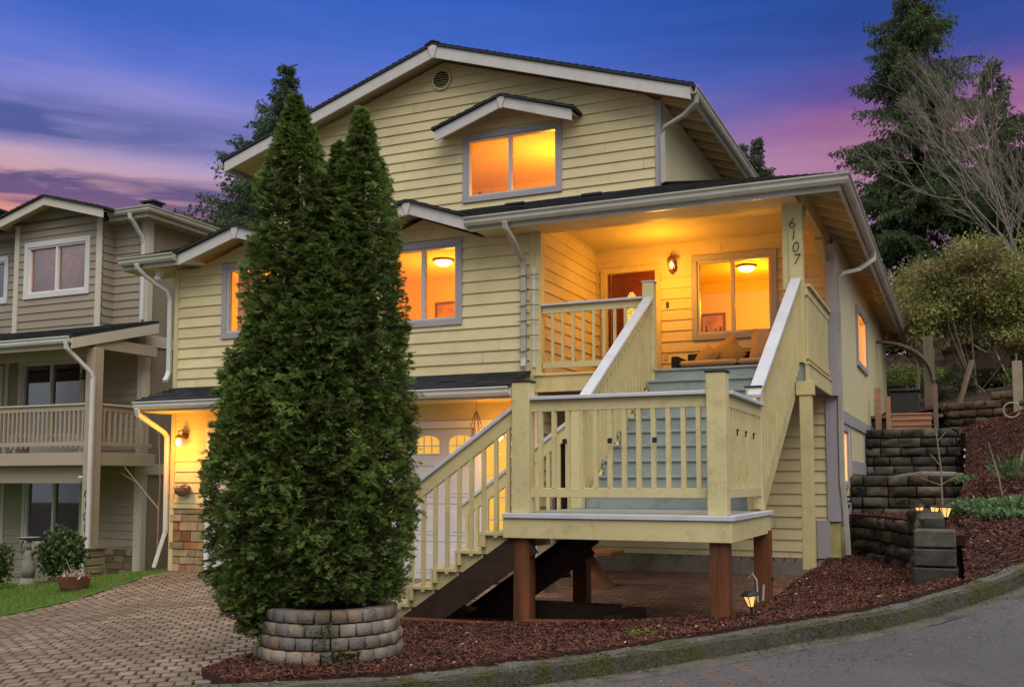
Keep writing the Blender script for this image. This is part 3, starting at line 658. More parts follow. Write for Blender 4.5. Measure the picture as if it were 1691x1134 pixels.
tag(npmesh('leaf_litter', [tuple(v) for v in V1+V2], F1+[tuple(i+k for i in f) for f in F2], LITTER), 'pale dry leaf bits scattered over the red bark mulch', 'leaf litter', kind='stuff')
# lawn grass
def blades(name, poly, hfun, n, h, m, lab, cat):
    Q = scatter(poly, n); Z = hfun(Q[:,0], Q[:,1]); a = RNG.uniform(0, 2*np.pi, n); H = h*RNG.uniform(.5,1.3,n)
    S = np.stack([np.cos(a), np.sin(a), 0*a], 1)*.006; B = np.stack([Q[:,0], Q[:,1], Z], 1)
    T = B+np.stack([RNG.normal(0,.4,n)*H, RNG.normal(0,.4,n)*H, H], 1)
    V = np.stack([B-S, B+S, T], 1).reshape(-1,3)
    return tag(npmesh(name, V, np.arange(3*n).reshape(-1,3), m), lab, cat, kind='stuff')
GRP = [(-12.78,13.7),(-12.6,12.9),(-12.2,11.2),(-12.3,9.7),(-12.7,7.8),(-17.5,9),(-19.5,13.2),(-15.6,14.6),(-14.5,15.5),(-13.2,15.6)]
blades('grass', GRP, drv, 60000, .055, GRASS, 'bright green lawn grass between the brick driveway and the taupe house', 'grass')

# ---------------------------------------------------------------- the yellow house
YF, YB, YU, XS, XL = 13.9, 16.6, 16.2, -1.75, -12.85      # street wall, recessed wall, upper wall, right side, left side
XP = -5.78; FL = 1.60; EAVE = 3.97; YE = 13.40; XE = -1.30; YEND = 28.5
H = thing('yellow_house', (-7, 20, -1.5), 'two storey pale yellow clapboard house with lit windows, white rakes and a raised front porch', 'house')
MF1, MFB, MFU, MS, ML, MU = MF(YF), MF(YB), MF(YU), MR(XS), MR(XP), MR(-4.45)

# openings (casing outer edges)
W1 = (-8.45, -7.03, 2.45, 3.82); W2 = (-11.75, -10.33, 2.49, 3.82); WU = (-8.19, -6.24, 5.09, 6.36); WP = (-4.06, -2.64, 2.37, 3.81)
def hole(w, t=.09): return (w[0]+t, w[1]-t, w[2]+t, w[3]-t)
# street wall, upper band, with two small gables
mb = MB()
siding(mb, MF1, 1.62, 3.80, XL+.05, XP, [hole(W1), hole(W2)])
for rx, hw in ((-7.75, 1.06), (-11.09, 1.22)):
    siding(mb, MF1, 3.80, 4.19, lambda z, rx=rx, hw=hw: rx-hw*(4.19-z)/.39, lambda z, rx=rx, hw=hw: rx+hw*(4.19-z)/.39, [hole(W1), hole(W2)])
siding(mb, MF1, 3.80, 4.0, -9.95, -8.75)
mb.build('front_wall', SID, H)
# garage level: board siding left of the doors, stone below, head strip above the doors
mb = MB(); siding(mb, MF1, -.42, 1.40, XL+.05, -12.02); siding(mb, MF1, .95, 1.62, -12.02, XP); siding(mb, MF1, -1.55, .95, -6.25, XP)
siding(mb, MF1, -1.55, .95, -9.51, -9.21); mb.build('garage_wall', SID, H)
mb = MB(); mb.mbox(MF1, XL+.04, XL+.13, -1.55, 3.80, 0, .04); mb.mbox(MF1, XP-.10, XP+.02, 1.40, 3.80, 0, .038); mb.mbox(MF1, -12.79, -12.02, -.46, -.40, 0, .05)
mb.split('corner_board', YEL, H, bevel=.004)
MB().mbox(MF1, XP-.06, XP+.03, -1.5, 1.36, .0, .045).split('corner_board', LAV, H, bevel=.004)
# stone veneer
mb = MB(); z = -1.56
while z < -.47:
    h = random.choice((.10,.13,.16,.19)); h = min(h, -.465-z); u = -12.79
    while u < -12.03:
        l = random.uniform(.16,.42); l = l if u+l < -12.12 else -12.03-u
        o1 = random.uniform(.02,.055); c = .010
        mb.add([MF1(a,b,d) for a,b,d in ((u+.004,z+.004,0),(u+l-.004,z+.004,0),(u+l-.004,z+h-.004,0),(u+.004,z+h-.004,0),
               (u+c,z+c,o1+random.uniform(-.008,.008)),(u+l-c,z+c,o1+random.uniform(-.008,.008)),(u+l-c,z+h-c,o1+random.uniform(-.008,.008)),(u+c,z+h-c,o1))],
               [(4,5,6,7),(0,1,5,4),(1,2,6,5),(2,3,7,6),(3,0,4,7)]); u += l
    z += h
mb.build('stone_veneer', LEDGE, H)
MB().mbox(MF1, -12.8, -12.02, -1.6, -.45, -.05, .006).build('stone_backing', SOIL, H)
# garage doors: raised panels and an arched window row
def garage_door(u0, u1):
    z0, z1 = -1.52, .84; mb = MB(); mb.mbox(MF1, u0, u1, z0, z1, -.14, -.09)
    nsec, ncol = 4, 4; sh = (z1-z0)/nsec; cw = (u1-u0)/ncol
    for r in range(nsec):
        mb.mbox(MF1, u0, u1, z0+r*sh+.006, z0+(r+1)*sh-.006, -.095, -.075)
        if r < nsec-1:
            for c in range(ncol):
                a, b, c0, d0 = u0+c*cw+.10, u0+(c+1)*cw-.10, z0+r*sh+.11, z0+(r+1)*sh-.11
                mb.mprism(MF1, [(a,c0),(b,c0),(b,d0),(a,d0)], -.08, -.066); mb.mprism(MF1, [(a+.05,c0+.05),(b-.05,c0+.05),(b-.05,d0-.05),(a+.05,d0-.05)], -.07, -.058)
    g = mb.build('garage_door', GARW, H, bevel=.003)
    for c in range(ncol):
        a, b = u0+c*cw+.085, u0+(c+1)*cw-.085; zb_, zt = z1-sh+.20, z1-.21; cx = (a+b)/2; rr = (b-a)/2
        arch = [(a,zb_),(b,zb_)] + [(cx+rr*math.cos(q), zt+.10*math.sin(q)) for q in np.linspace(0, math.pi, 11)]
        p = MB().mprism(MF1, arch, -.075, -.071).build('pane', FROST, g)
        m2 = MB(); outer = [(cx+(x-cx)*1.10, zb_-.02 if y == zb_ else y+.022) for x, y in arch]
        V = [MF1(x,y,-.062) for x,y in arch]+[MF1(x,y,-.062) for x,y in outer]; k = len(arch)
        m2.add(V, [(i,(i+1)%k,k+(i+1)%k,k+i) for i in range(k)])
        for f_ in (1/3, 2/3): m2.mbox(MF1, a+(b-a)*f_-.008, a+(b-a)*f_+.008, zb_, zt+.085, -.072, -.060)
        m2.mbox(MF1, a, b, (zb_+zt)/2+.02, (zb_+zt)/2+.036, -.072, -.061); m2.build('muntin', GARW, g)
    return g
garage_door(-11.93, -9.60); garage_door(-9.12, -6.80)
mb = MB()
for a, b in ((-12.02,-11.93),(-9.60,-9.51),(-9.21,-9.12),(-6.80,-6.71)): mb.mbox(MF1, a, b, -1.52, .92, -.1, .04)
mb.mbox(MF1, -12.03, -9.50, .84, .95, -.1, .05); mb.mbox(MF1, -9.22, -6.70, .84, .95, -.1, .05); mb.split('garage_door_casing', WHITE, H, bevel=.004)
# glazed side entrance right of the garage doors
g = MB(); g.mbox(MF1, -6.70, -6.20, -1.5, .90, -.12, -.07); g = g.build('side_door', GARW, H)
m2 = MB()
for i in range(2):
    for j in range(5):
        a = -6.64+i*.20; z = -.90+j*.335; MB().mbox(MF1, a, a+.18, z, z+.31, -.07, -.062).build('pane', FROST, g)
mb = MB(); mb.mbox(MF1, -6.71, -6.655, -1.5, .95, -.07, .03); mb.mbox(MF1, -6.25, -6.19, -1.5, .95, -.07, .03); mb.mbox(MF1, -6.71, -6.19, .70, .95, -.07, .028); mb.split('side_door_casing', WHITE, H)

# windows of the street wall
def lit_room(M, w, dep, E, lampc=None, mull=None, **kw):
    window(H, M, *w, mull=mull, **kw)
    u0, u1, z0, z1 = w
    return
lit_room(MF1, W1, 3, 40); lit_room(MF1, W2, 3, 30); lit_room(MFU, WU, 3, 40, mull=-7.25); lit_room(MFB, WP, 3, 40, mull=-3.37)
RW = mat('warm_room_wall', (.80,.62,.26), .85, .08, 1.2, .03, 20)
room(H, MF1, -9.9, -6.0, 1.75, 3.79, 2.6, RW); ceiling_lamp(H, (-7.96, 15.0, 3.79)); lamp((-7.9, 15.2, 3.0), 95, parent=H)
room(H, MF1, -12.6, -10.0, 1.75, 3.79, 2.6, RW); lamp((-11.3, 15.0, 3.0), 70, parent=H)
room(H, MFU, -10.2, -4.6, 4.75, 6.45, 3.4, RW); lamp((-7.0, 17.8, 5.6), 120, parent=H)
o = MB().lathe((-6.60, 17.9, 6.0), [(.10,0),(.12,-.05),(.15,-.12),(.10,-.22),(.02,-.25)], 16).build('lamp_globe', TREEGL, H, smooth=True)
room(H, MFB, -5.5, -1.9, FL, 3.90, 2.9, RW); ceiling_lamp(H, (-3.42, 18.1, 3.90)); lamp((-3.3, 18.2, 3.2), 95, parent=H)
# things seen in the porch room: a door casing in the back, sill bottles
mb = MB(); mb.mbox(MFB, -9.4+.0, -9.38, 0, .01, -.2, -.19)
mb = MB(); mb.box(-8.55,-7.85,19.50,19.56,4.78,6.0); mb.build('interior_door', mat('interior_door_tan', (.36,.19,.07), .6, .05, 2, 0, 10), H)
mb = MB()
for x, h in ((-3.90,.16),(-3.74,.11),(-3.66,.14),(-2.80,.13),(-2.74,.2)): mb.lathe((x, 16.95, 2.50), [(.03,0),(.035,h*.5),(.015,h*.75),(.018,h)], 8)
mb.split('sill_bottle', BROWN, H, smooth=True)
mb = MB(); mb.box(-8.05,-7.99,16.55,16.6,5.22,5.38); mb.box(-7.78,-7.74,16.55,16.6,5.22,5.36); mb.split('sill_ornament', BROWN, H)

def curtain(M, u0, u1, z0, z1, d, m):
    V = []; n = 26
    for i in range(n+1):
        u = u0+(u1-u0)*i/n; w = .035*math.sin(i*1.9)+.012*math.sin(i*.7)
        V += [M(u, z0, d+w), M(u, z1, d+w*.6)]
    MB().add(V, [(2*i,2*i+2,2*i+3,2*i+1) for i in range(n)]).build('curtain', m, H)
CUR = mat('sheer_curtain', (.80,.62,.34), .9, .05, 3, .1, 60)
curtain(MF1, -11.66, -11.30, 2.2, 3.72, -.30, CUR); curtain(MF1, -10.8, -10.40, 2.2, 3.72, -.30, CUR)
curtain(MS, 20.3, 20.75, 2.0, 3.4, -.25, CUR); curtain(MS, 16.85, 17.3, -.2, .9, -.25, CUR)
PICM = mat('picture_canvas', (.40,.22,.10), .7, .5, 5, .1, 30); FRM = mat('picture_frame', (.16,.08,.03), .5, .2, 8, .1, 30)
def picture(x0, x1, z0, z1, y):
    f_ = MB().box(x0, x1, y-.03, y, z0, z1).build('picture_frame', FRM, H); MB().box(x0+.05, x1-.05, y-.035, y-.031, z0+.05, z1-.05).build('picture', PICM, f_)
picture(-8.9, -8.35, 2.7, 3.35, YF+2.58); picture(-4.6, -4.1, 2.75, 3.3, YB+2.88); picture(-7.4, -6.7, 5.25, 5.7, YU+3.38)
mb = MB(); mb.box(-3.5,-2.4,YB+2.45,YB+2.86,FL,2.75); mb.box(-3.52,-2.38,YB+2.43,YB+2.87,2.75,2.79); mb.build('cabinet', FRM, H)
MB().lathe((-8.15, YF+1.9, 2.25), [(.10,0),(.05,.03),(.03,.25),(.16,.27),(.11,.48)], 14).build('table_lamp', CUR, H)
# porch: recessed walls, ceiling, floor, beam, post
mb = MB(); DO = (-5.66, -4.60, FL, 3.72)
siding(mb, MFB, FL, 4.08, XP, XS-.05, [hole(WP), hole(DO, .05)]); mb.build('porch_back_wall', SID, H)
mb = MB(); siding(mb, ML, FL, 4.08, YF+.02, YB); mb.build('porch_side_wall', SID, H)
MB().box(XP, XS, YF-.1, YB, 4.06, 4.10).build('porch_ceiling', mat('porch_ceiling_paint', (.55,.47,.25), .6, .06, 2, .05, 30), H)
o = MB().box(XP-.02, -1.86, YF-.02, YB, FL-.24, FL).build('porch_floor', BLUE, H)
mb = MB(); mb.box(XP-.02, -3.99, YF-.06, YF-.015, FL-.26, FL-.01); mb.box(-1.86, -1.815, YF-.06, YB-.02, FL-.25, FL-.02); mb.box(XP-.02, -4.0, YF-.09, YF-.01, FL-.02, FL+.015); mb.box(-1.87,-1.80,YF-.07,YB-.02,FL-.025,FL+.012)
mb.split('porch_floor_fascia', YEL, H, bevel=.004)
mb = MB(); mb.box(XP, -1.84, YF-.04, YF+.12, 3.78, 4.06); mb.box(XP, XP+.09, YF-.05, YF+.1, FL, 3.78); mb.box(-1.99, -1.84, YF+.12, YB, 3.80, 4.06); mb.box(-2.13, -2.04, YF-.03, YF+.1, 2.6, 3.78)
mb.build('porch_beam', YEL, H, bevel=.004)
MB().beam((-1.915,YF+.1,3.55),(-1.915,YF+.1+.25,3.80),.12,.08).beam((-1.915,YB-.12,3.50),(-1.915,YB-.55,3.80),.12,.10).split('beam_brace', YEL, H)
post = MB().box(-2.045, -1.865, YF-.055, YF+.12, FL, 3.80).build('porch_post', YEL, H, bevel=.006)
mb = MB(); mb.box(-1.95, -1.79, YF-.05, YF+.11, -1.16, FL-.44); mb.box(-1.99, -1.76, YF-.07, YF+.13, FL-.44, FL-.25); mb.build('porch_post', YEL, H, bevel=.006)
mb = MB(); mb.mbox(MS, YB-.17, YB+.02, FL-.25, 3.78, -.13, .03); mb.mbox(MFB, -1.93, -1.76, -.62, FL-.25, .0, .05); mb.mbox(MFB, -2.10, -1.90, -1.20, -.60, 0, .045); mb.mbox(MS, YB-.03, YB+.055, -.62, FL-.26, -.02, .026); mb.mbox(MS, YB+.021, YB+.055, FL-.25, 3.9, -.02, .024); mb.split('corner_board', LAV, H, bevel=.004)
# house number, one figure after another down the post
def digit(ch, x, z, y, size, m, parent, name='house_number', slant=0.0):
    c = bpy.data.curves.new('fig', 'FONT'); c.body = ch; c.size = size; c.extrude = .006; c.align_x = 'CENTER'; c.shear = slant; c.offset = -.004
    o = bpy.data.objects.new('fig', c); COL.objects.link(o); dg = bpy.context.evaluated_depsgraph_get()
    me = bpy.data.meshes.new_from_object(o.evaluated_get(dg)); bpy.data.objects.remove(o)
    R3 = Matrix.Rotation(R(90), 4, 'X'); me.transform(Matrix.Translation(Vector((x, y, z))-root_of(parent).location) @ R3)
    me.materials.clear(); me.materials.append(m); n = link(name, me, parent); return n
for ch, x, z in (('6', -1.995, 3.44), ('1', -1.98, 3.285), ('0', -1.955, 3.11), ('7', -1.94, 2.945)): digit(ch, x, z, YF-.062, .205, BLK, post, slant=.12)
# front door with oval leaded glass
door = MB().mbox(MFB, -5.56, -4.69, FL+.02, 3.63, -.09, -.05); oval = [(-5.125+.13*math.cos(a), 2.78+.52*math.sin(a)) for a in np.linspace(0, 2*math.pi, 25)[:-1]]
door.mprism(MFB, [(-5.125+.20*math.cos(a), 2.78+.62*math.sin(a)) for a in np.linspace(0, 2*math.pi, 25)[:-1]], -.05, -.03)
for x0, x1, z0, z1 in ((-5.50,-5.34,1.75,2.35),(-4.91,-4.75,1.75,2.35),(-5.50,-5.36,2.45,3.05),(-4.89,-4.75,2.45,3.05)): door.mprism(MFB, [(x0,z0),(x1,z0),(x1,z1),(x0,z1)], -.05, -.035)
cap = [(-5.50,3.12),(-5.36,3.12)]+[(-5.125+.26*math.cos(a), 2.85+.66*math.sin(a)) for a in np.linspace(R(150), R(30), 9)]+[(-4.89,3.12),(-4.75,3.12),(-4.75,3.55),(-5.50,3.55)]
door.mprism(MFB, cap, -.05, -.038)
door = door.build('front_door', DOOR, H, bevel=.008)
MB().mprism(MFB, oval, -.031, -.024).build('door_glass', DOORGL, door)
MB().lathe((-4.76, YB+.02, 2.58), [(.012,0),(.03,.02),(.03,.05),(.01,.07)], 10).build('door_handle', mat('brass', (.45,.30,.09), .3, .1, 5, 0, 10, metal=1.0), door)
mb = MB(); mb.mbox(MFB, -5.67, -5.56, FL, 3.63, -.05, .045); mb.mbox(MFB, -4.69, -4.585, FL, 3.63, -.05, .045); mb.mbox(MFB, -5.67, -4.585, 3.63, 3.73, -.05, .05); mb.build('door_casing', YEL, H, bevel=.005)
MB().mbox(MFB, -4.50,-4.45,2.96,3.06,.02,.04).build('doorbell', BLK, H)
MB().mbox(MFB, -4.55,-4.48,2.06,2.18,.02,.035).build('power_outlet', YEL, H)
# porch railing, left of the stair
def railing(root, p, q, zb, zt, nb, name='railing', cap=CAPW, m=None, bw=.038, capw=.14, endgap=.08, drop=.0):
    """level or raking railing between plan points p, q; zb/zt are bottom-rail and cap heights at both ends"""
    m = m or YEL
    p, q = Vector(p), Vector(q); L = (q-p).length; d = (q-p)/L
    A = lambda u, z: (p.x+d.x*u, p.y+d.y*u, z)
    mb = MB(); lerp = lambda a, u: a[0]+(a[1]-a[0])*u/L
    mb.beam(A(0, zt[0]-.095), A(L, zt[1]-.095), .045, .11); 
    if zb is not None: mb.beam(A(0, zb[0]), A(L, zb[1]), .04, .09)
    r_ = mb.build(name, m, root, bevel=.004)
    MB().beam(A(0, zt[0]-.02), A(L, zt[1]-.02), capw, .036).build('rail_cap', cap, r_, bevel=.005)
    for i in range(nb):
        u = endgap+(L-2*endgap)*(i+.5)/nb
        lo = (lerp(zb, u)+.045) if zb is not None else lerp(drop, u)
        b = MB(); a = A(u, 0); b.box(a[0]-bw/2, a[0]+bw/2, a[1]-bw/2, a[1]+bw/2, lo, lerp(zt, u)-.15); b.build('baluster', m, r_)
    return r_
railing(H, (XP+.10, YF+.0), (-4.06, YF+.0), (FL+.14, FL+.14), (2.67, 2.67), 9)
mb = MB(); mb.beam((-1.86,YF+.12,2.60),(-1.86,YB-.15,2.60),.05,.11); mb.beam((-1.86,YF+.12,FL+.12),(-1.86,YB-.15,FL+.12),.05,.10); mb.box(-1.90,-1.87,YF+.12,YB-.15,FL+.1,2.58)
sr = mb.build('porch_side_railing', YEL, H, bevel=.004); MB().beam((-1.86,YF+.12,2.68),(-1.86,YB-.13,2.68),.13,.036).build('rail_cap', YEL, sr)
for i in range(17):
    y = YF+.18+i*.14; b = MB().box(-1.868, -1.845, y, y+.085, FL+.16, 2.56).build('railing_slat', YEL, sr)
# lower recessed wall under the porch, foundation, brown side door
mb = MB(); siding(mb, MFB, -1.20, FL-.24, XP, -1.92); mb.build('lower_wall', SID, H)
mb = MB(); mb.box(XP, -1.85, YB-.02, YB+.25, -1.75, -1.21); mb.split('foundation', CONC, H)
mb = MB()
for i in range(22): mb.box(XP+.1+i*.17, XP+.112+i*.17, YB-.035, YB-.02, -1.245, -1.215)
mb.build('sill_bolt', BLK, H)
mb = MB(); siding(mb, ML, -1.5, FL-.24, YF, YB, [(YF+.55, YF+1.55, -1.5, .75)]); mb.build('lower_side_wall', SID, H)
dd = MB().mbox(ML, YF+.62, YF+1.48, -1.48, .68, -.08, -.03).build('basement_door', DRKB, H)
m2 = MB(); m2.mbox(ML, YF+.50, YF+.62, -1.5, .80, -.05, .045); m2.mbox(ML, YF+1.48, YF+1.60, -1.5, .80, -.05, .045); m2.mbox(ML, YF+.62, YF+1.48, .68, .80, -.05, .045); m2.build('door_casing', LAV, H)

# right side wall: grooved panels, trim bands, two windows
SW1 = (20.1, 22.3, 2.22, 3.42); SW2 = (16.66, 17.85, -.10, .92)
mb = MB()
def panel(mb, M, u0, u1, z0, z1, op=(), g=.10):
    u = u0; 
    us = sorted({u0, u1} | {x for o in op for x in o[:2]} | {u0+g*i for i in range(1, int((u1-u0)/g)+1)})
    for a, b in zip(us[:-1], us[1:]):
        zs = [(z0, z1)]
        for o in op:
            if o[0] <= (a+b)/2 <= o[1]: zs = [(z0, o[2]), (o[3], z1)]
        gr = abs(((a-u0)/g) % 1) < 1e-3 and b-a > .03
        for c, d in zs:
            if gr:
                mb.add([M(a,c,-.006), M(a+.008,c,-.006), M(a+.008,d,-.006), M(a,d,-.006)], [(0,1,2,3)])
                mb.add([M(a+.008,c,-.006), M(a+.008,c,.0), M(a+.008,d,.0), M(a+.008,d,-.006)], [(0,1,2,3)])
                mb.add([M(a+.008,c,0), M(b,c,0), M(b,d,0), M(a+.008,d,0)], [(0,1,2,3)])
                mb.add([M(b,c,0), M(b,c,-.006), M(b,d,-.006), M(b,d,0)], [(0,1,2,3)])
            else: mb.add([M(a,c,0), M(b,c,0), M(b,d,0), M(a,d,0)], [(0,1,2,3)])
panel(mb, MS, YB, YEND, -.6, 3.96, [hole(SW1), hole(SW2)]); mb.build('side_wall', SIDE, H)
mb = MB(); mb.mbox(MS, YB+.02, YEND-4, .97, 1.18, 0, .035); mb.mbox(MS, 18.55, 21.3, .14, .38, 0, .03); mb.mbox(MS, 18.47, 18.56, -.62, .38, 0, .03); mb.mbox(MS, YB, 18.47, -.66, -.35, 0, .034); mb.mbox(MS, 18.47,18.56,.38,.97,0,.02); mb.mbox(MS, 21.2,21.3,.38,.97,0,.02)
mb.split('trim_band', LAV, H, bevel=.004)
MB().mbox(MS, YEND-.12, YEND, .9, 3.95, 0, .02).split('corner_board', SIDE, H)
MB().box(-1.95, XS+.005, YB-.01, 17.6, -1.4, -.64).box(XS-.3, XS+.02, 17.6, 20.5, -1.4, -.6).split('foundation', mat('painted_foundation', (.50,.43,.19), .8, .2, 4, .5, 40, dirt='#6b5a34', dirtamt=.7), H)
window(H, MS, *SW1, mull=False); room(H, MS, 19.75, 23, 1.9, 3.9, 2.2, RW); lamp((-2.8, 21.2, 3.0), 160, parent=H)
window(H, MS, *SW2, mull=False, trim=.085); room(H, MS, 16.68, 18.6, -.3, 1.1, 1.5, RW); lamp((-2.6, 17.4, .5), 110, (1,.55,.14), parent=H)
mb = MB()
for i in range(3): mb.mbox(MS, 16.75, 17.75, -.26-.075*i+.0, -.225-.075*i, .03, .045)
mb.split('vent_slot', BLK, H)

# upper wall, gable, upper side wall
RX, RZ = -8.6, 7.98; sl = (RZ-6.44)/(4.80)
mb = MB(); gl = lambda z: max(-12.75, RX-(RZ-.15-z)/sl); gr_ = lambda z: min(-4.45, RX+(RZ-.15-z)/sl)
siding(mb, MFU, 4.40, RZ-.15, gl, gr_, [hole(WU)]); mb.build('upper_wall', SID, H)
mb = MB(); mb.mbox(MFU, -4.55, -4.44, 4.6, 6.45, 0, .04); mb.mbox(MU, YU-.0, YU+.07, 4.6, 6.45, 0, .01); mb.split('corner_board', LAV, H, bevel=.004)
mb = MB(); panel(mb, MU, YU, YEND, 4.3, 6.45); mb.build('upper_side_wall', SIDE, H)
# round gable vent with louvres
vc = (-8.64, 7.50); mb = MB(); ring = []
for k, rr in enumerate((.205, .165)):
    ring.append([(vc[0]+rr*math.cos(a), vc[1]+rr*1.0*math.sin(a)) for a in np.linspace(0, 2*math.pi, 25)[:-1]])
N_ = 24; V = [MFU(x,z,.055) for x,z in ring[0]]+[MFU(x,z,.055) for x,z in ring[1]]+[MFU(x,z,.0) for x,z in ring[0]]+[MFU(x,z,.0) for x,z in ring[1]]
mb.add(V, [(i,(i+1)%N_,N_+(i+1)%N_,N_+i) for i in range(N_)]+[(i,2*N_+i,2*N_+(i+1)%N_,(i+1)%N_) for i in range(N_)]+[(N_+i,N_+(i+1)%N_,3*N_+(i+1)%N_,3*N_+i) for i in range(N_)])
v_ = mb.build('gable_vent', YEL, H); MB().mprism(MFU, ring[1], .026, .028).build('vent_back', BLK, v_)
mb = MB()
for i in range(7):
    z = vc[1]-.14+i*.045; w_ = math.sqrt(max(.001, .165**2-(z-vc[1])**2)); mb.add([MFU(vc[0]-w_,z,.052), MFU(vc[0]+w_,z,.052), MFU(vc[0]+w_,z+.022,.03), MFU(vc[0]-w_,z+.022,.03)], [(0,1,2,3)])
mb.build('vent_louvre', YEL, v_)

# roofs: lapped shingle courses on each slope
def slope_courses(mb, e0, e1, t0, t1, n=None, th=.018, under=.05):
    """e0->e1 eave line, t0->t1 the matching upper line; courses overlap going up"""
    e0, e1, t0, t1 = map(Vector, (e0, e1, t0, t1)); L = ((t0+t1)/2-(e0+e1)/2).length; n = n or max(2, round(L/.15))
    nrm = (e1-e0).cross(t0-e0).normalized(); nrm = nrm if nrm.z > 0 else -nrm
    for k in range(n):
        a, b = k/n, (k+1)/n
        p0, p1 = e0.lerp(t0, a), e1.lerp(t1, a); q0, q1 = e0.lerp(t0, b), e1.lerp(t1, b)
        W_ = (p1-p0).length; m = max(1, int(W_/.32)); off = random.random()
        cuts = [0]+[min(1, max(0, (i+off)/m)) for i in range(m)]+[1]
        for c, d in zip(cuts[:-1], cuts[1:]):
            if d-c < 1e-4: continue
            h = th*random.uniform(.75, 1.2)
            A, B, C, D = p0.lerp(p1, c), p0.lerp(p1, d), q0.lerp(q1, d), q0.lerp(q1, c)
            mb.add([A+nrm*h, B+nrm*h, C+nrm*.003, D+nrm*.003, A, B], [(0,1,2,3),(4,5,1,0)])
    return mb
PIT_ = .35
def zr(y): return EAVE+.02+PIT_*(y-YE)          # front slope of the lower roof
XLE = -13.62
top_y = YU; ztop = zr(top_y)
mb = MB()
slope_courses(mb, (XLE,YE-.02,EAVE+.02),(-12.33,YE-.02,EAVE+.02),(-12.7,top_y,ztop),(-12.0,top_y,ztop))
slope_courses(mb, (-12.33,14.0,zr(14.0)),(-6.70,14.0,zr(14.0)),(-12.1,top_y,ztop),(-6.70,top_y,ztop))
slope_courses(mb, (-6.70,YE-.02,EAVE+.02),(XE,YE-.02,EAVE+.02),(-6.70,top_y,ztop),(-4.45,top_y,ztop))
slope_courses(mb, (-9.87,YE-.02,EAVE+.02),(-8.83,YE-.02,EAVE+.02),(-9.87,14.1,zr(14.1)),(-8.83,14.1,zr(14.1)))
zside = EAVE+.02+PIT_*(XE+4.45)
slope_courses(mb, (XE+.02,YE-.02,EAVE+.02),(XE+.02,29.6,EAVE+.02),(-4.45,YE-.02+3.1,zside),(-4.45,29.6,zside))
lr = mb.build('lower_roof', SHING, H)
MB().add([(XLE,YE,EAVE-.01),(-12.34,YE,EAVE-.01),(-12.0,top_y,ztop-.04),(-12.6,top_y,ztop-.04)], [(0,1,2,3)]).add([(-6.7,YE,EAVE-.01),(XE,YE,EAVE-.01),(-4.5,top_y,ztop-.04),(-6.7,top_y,ztop-.04)], [(0,1,2,3)]).add([(-12.3,13.95,zr(13.95)-.03),(-6.7,13.95,zr(13.95)-.03),(-6.7,top_y,ztop-.04),(-12.1,top_y,ztop-.04)], [(0,1,2,3)]).add([(XE,YE,EAVE-.01),(XE,29.6,EAVE-.01),(-4.5,29.6,zside-.04),(-4.5,top_y,zside-.04)], [(0,1,2,3)]).add([(XLE,YE,EAVE-.012),(XLE,29,EAVE-.012),(-12.6,29,EAVE+.3),(-12.6,top_y,EAVE+.3)], [(0,1,2,3)]).build('roof_deck', SOF, H)
for x in (-4.98, -6.25):
    z = zr(14.3); MB().box(x-.13, x+.13, 14.15, 14.5, z-.02, z+.045).box(x-.16,x+.16,14.12,14.2,z+.03,z+.06).build('roof_vent', BLK, H)
MB().tube([(-12.5,16,ztop-.3),(-12.5,16,ztop-.2)],.04).build('vent_pipe', BLK, H)
# exposed rafter tails along the right eaves
i = 0; y = YF+.25
while y < 29.4:
    MB().beam((XE-.04, y, EAVE-.085), (XS-.12, y, EAVE-.085+PIT_*(XE-.04-XS+.12)), .045, .12).build('rafter_tail', SOF, H); y += .61
for k in range(3):
    MB().box(XS-.0, XE, 28.9+.0*k, 29.0, 3.5, 3.52)
MB().box(XE-.045, XE-.005, YE+.03, 29.6, EAVE-.20, EAVE-.01).split('eave_fascia', GUT, H, bevel=.003)
for a_, b_ in ((XLE,-12.34),(-9.86,-8.84),(-6.68,XE-.006)): MB().box(a_, b_, YE+.0, YE+.04, EAVE-.20, EAVE-.012).split('eave_fascia', GUT, H, bevel=.003)
# gutters (moulded profile) : front run over the porch and down the right side, short run at the left
MB().sweep([(a, b) for a, b in GUTP], [(-6.72,YE,EAVE),(XE,YE,EAVE),(XE,29.7,EAVE)]).build('gutter', GUT, H)
MB().sweep([(a, b) for a, b in GUTP], [(XLE,YE,EAVE),(-12.36,YE,EAVE)]).build('gutter', GUT, H)
MB().box(-13.62,-12.85,YE+.04,YF+.3,EAVE-.21,EAVE-.19).box(-6.6,-1.9,YE+.04,YF-.04,EAVE-.19,EAVE-.17).split('soffit', SOF, H)
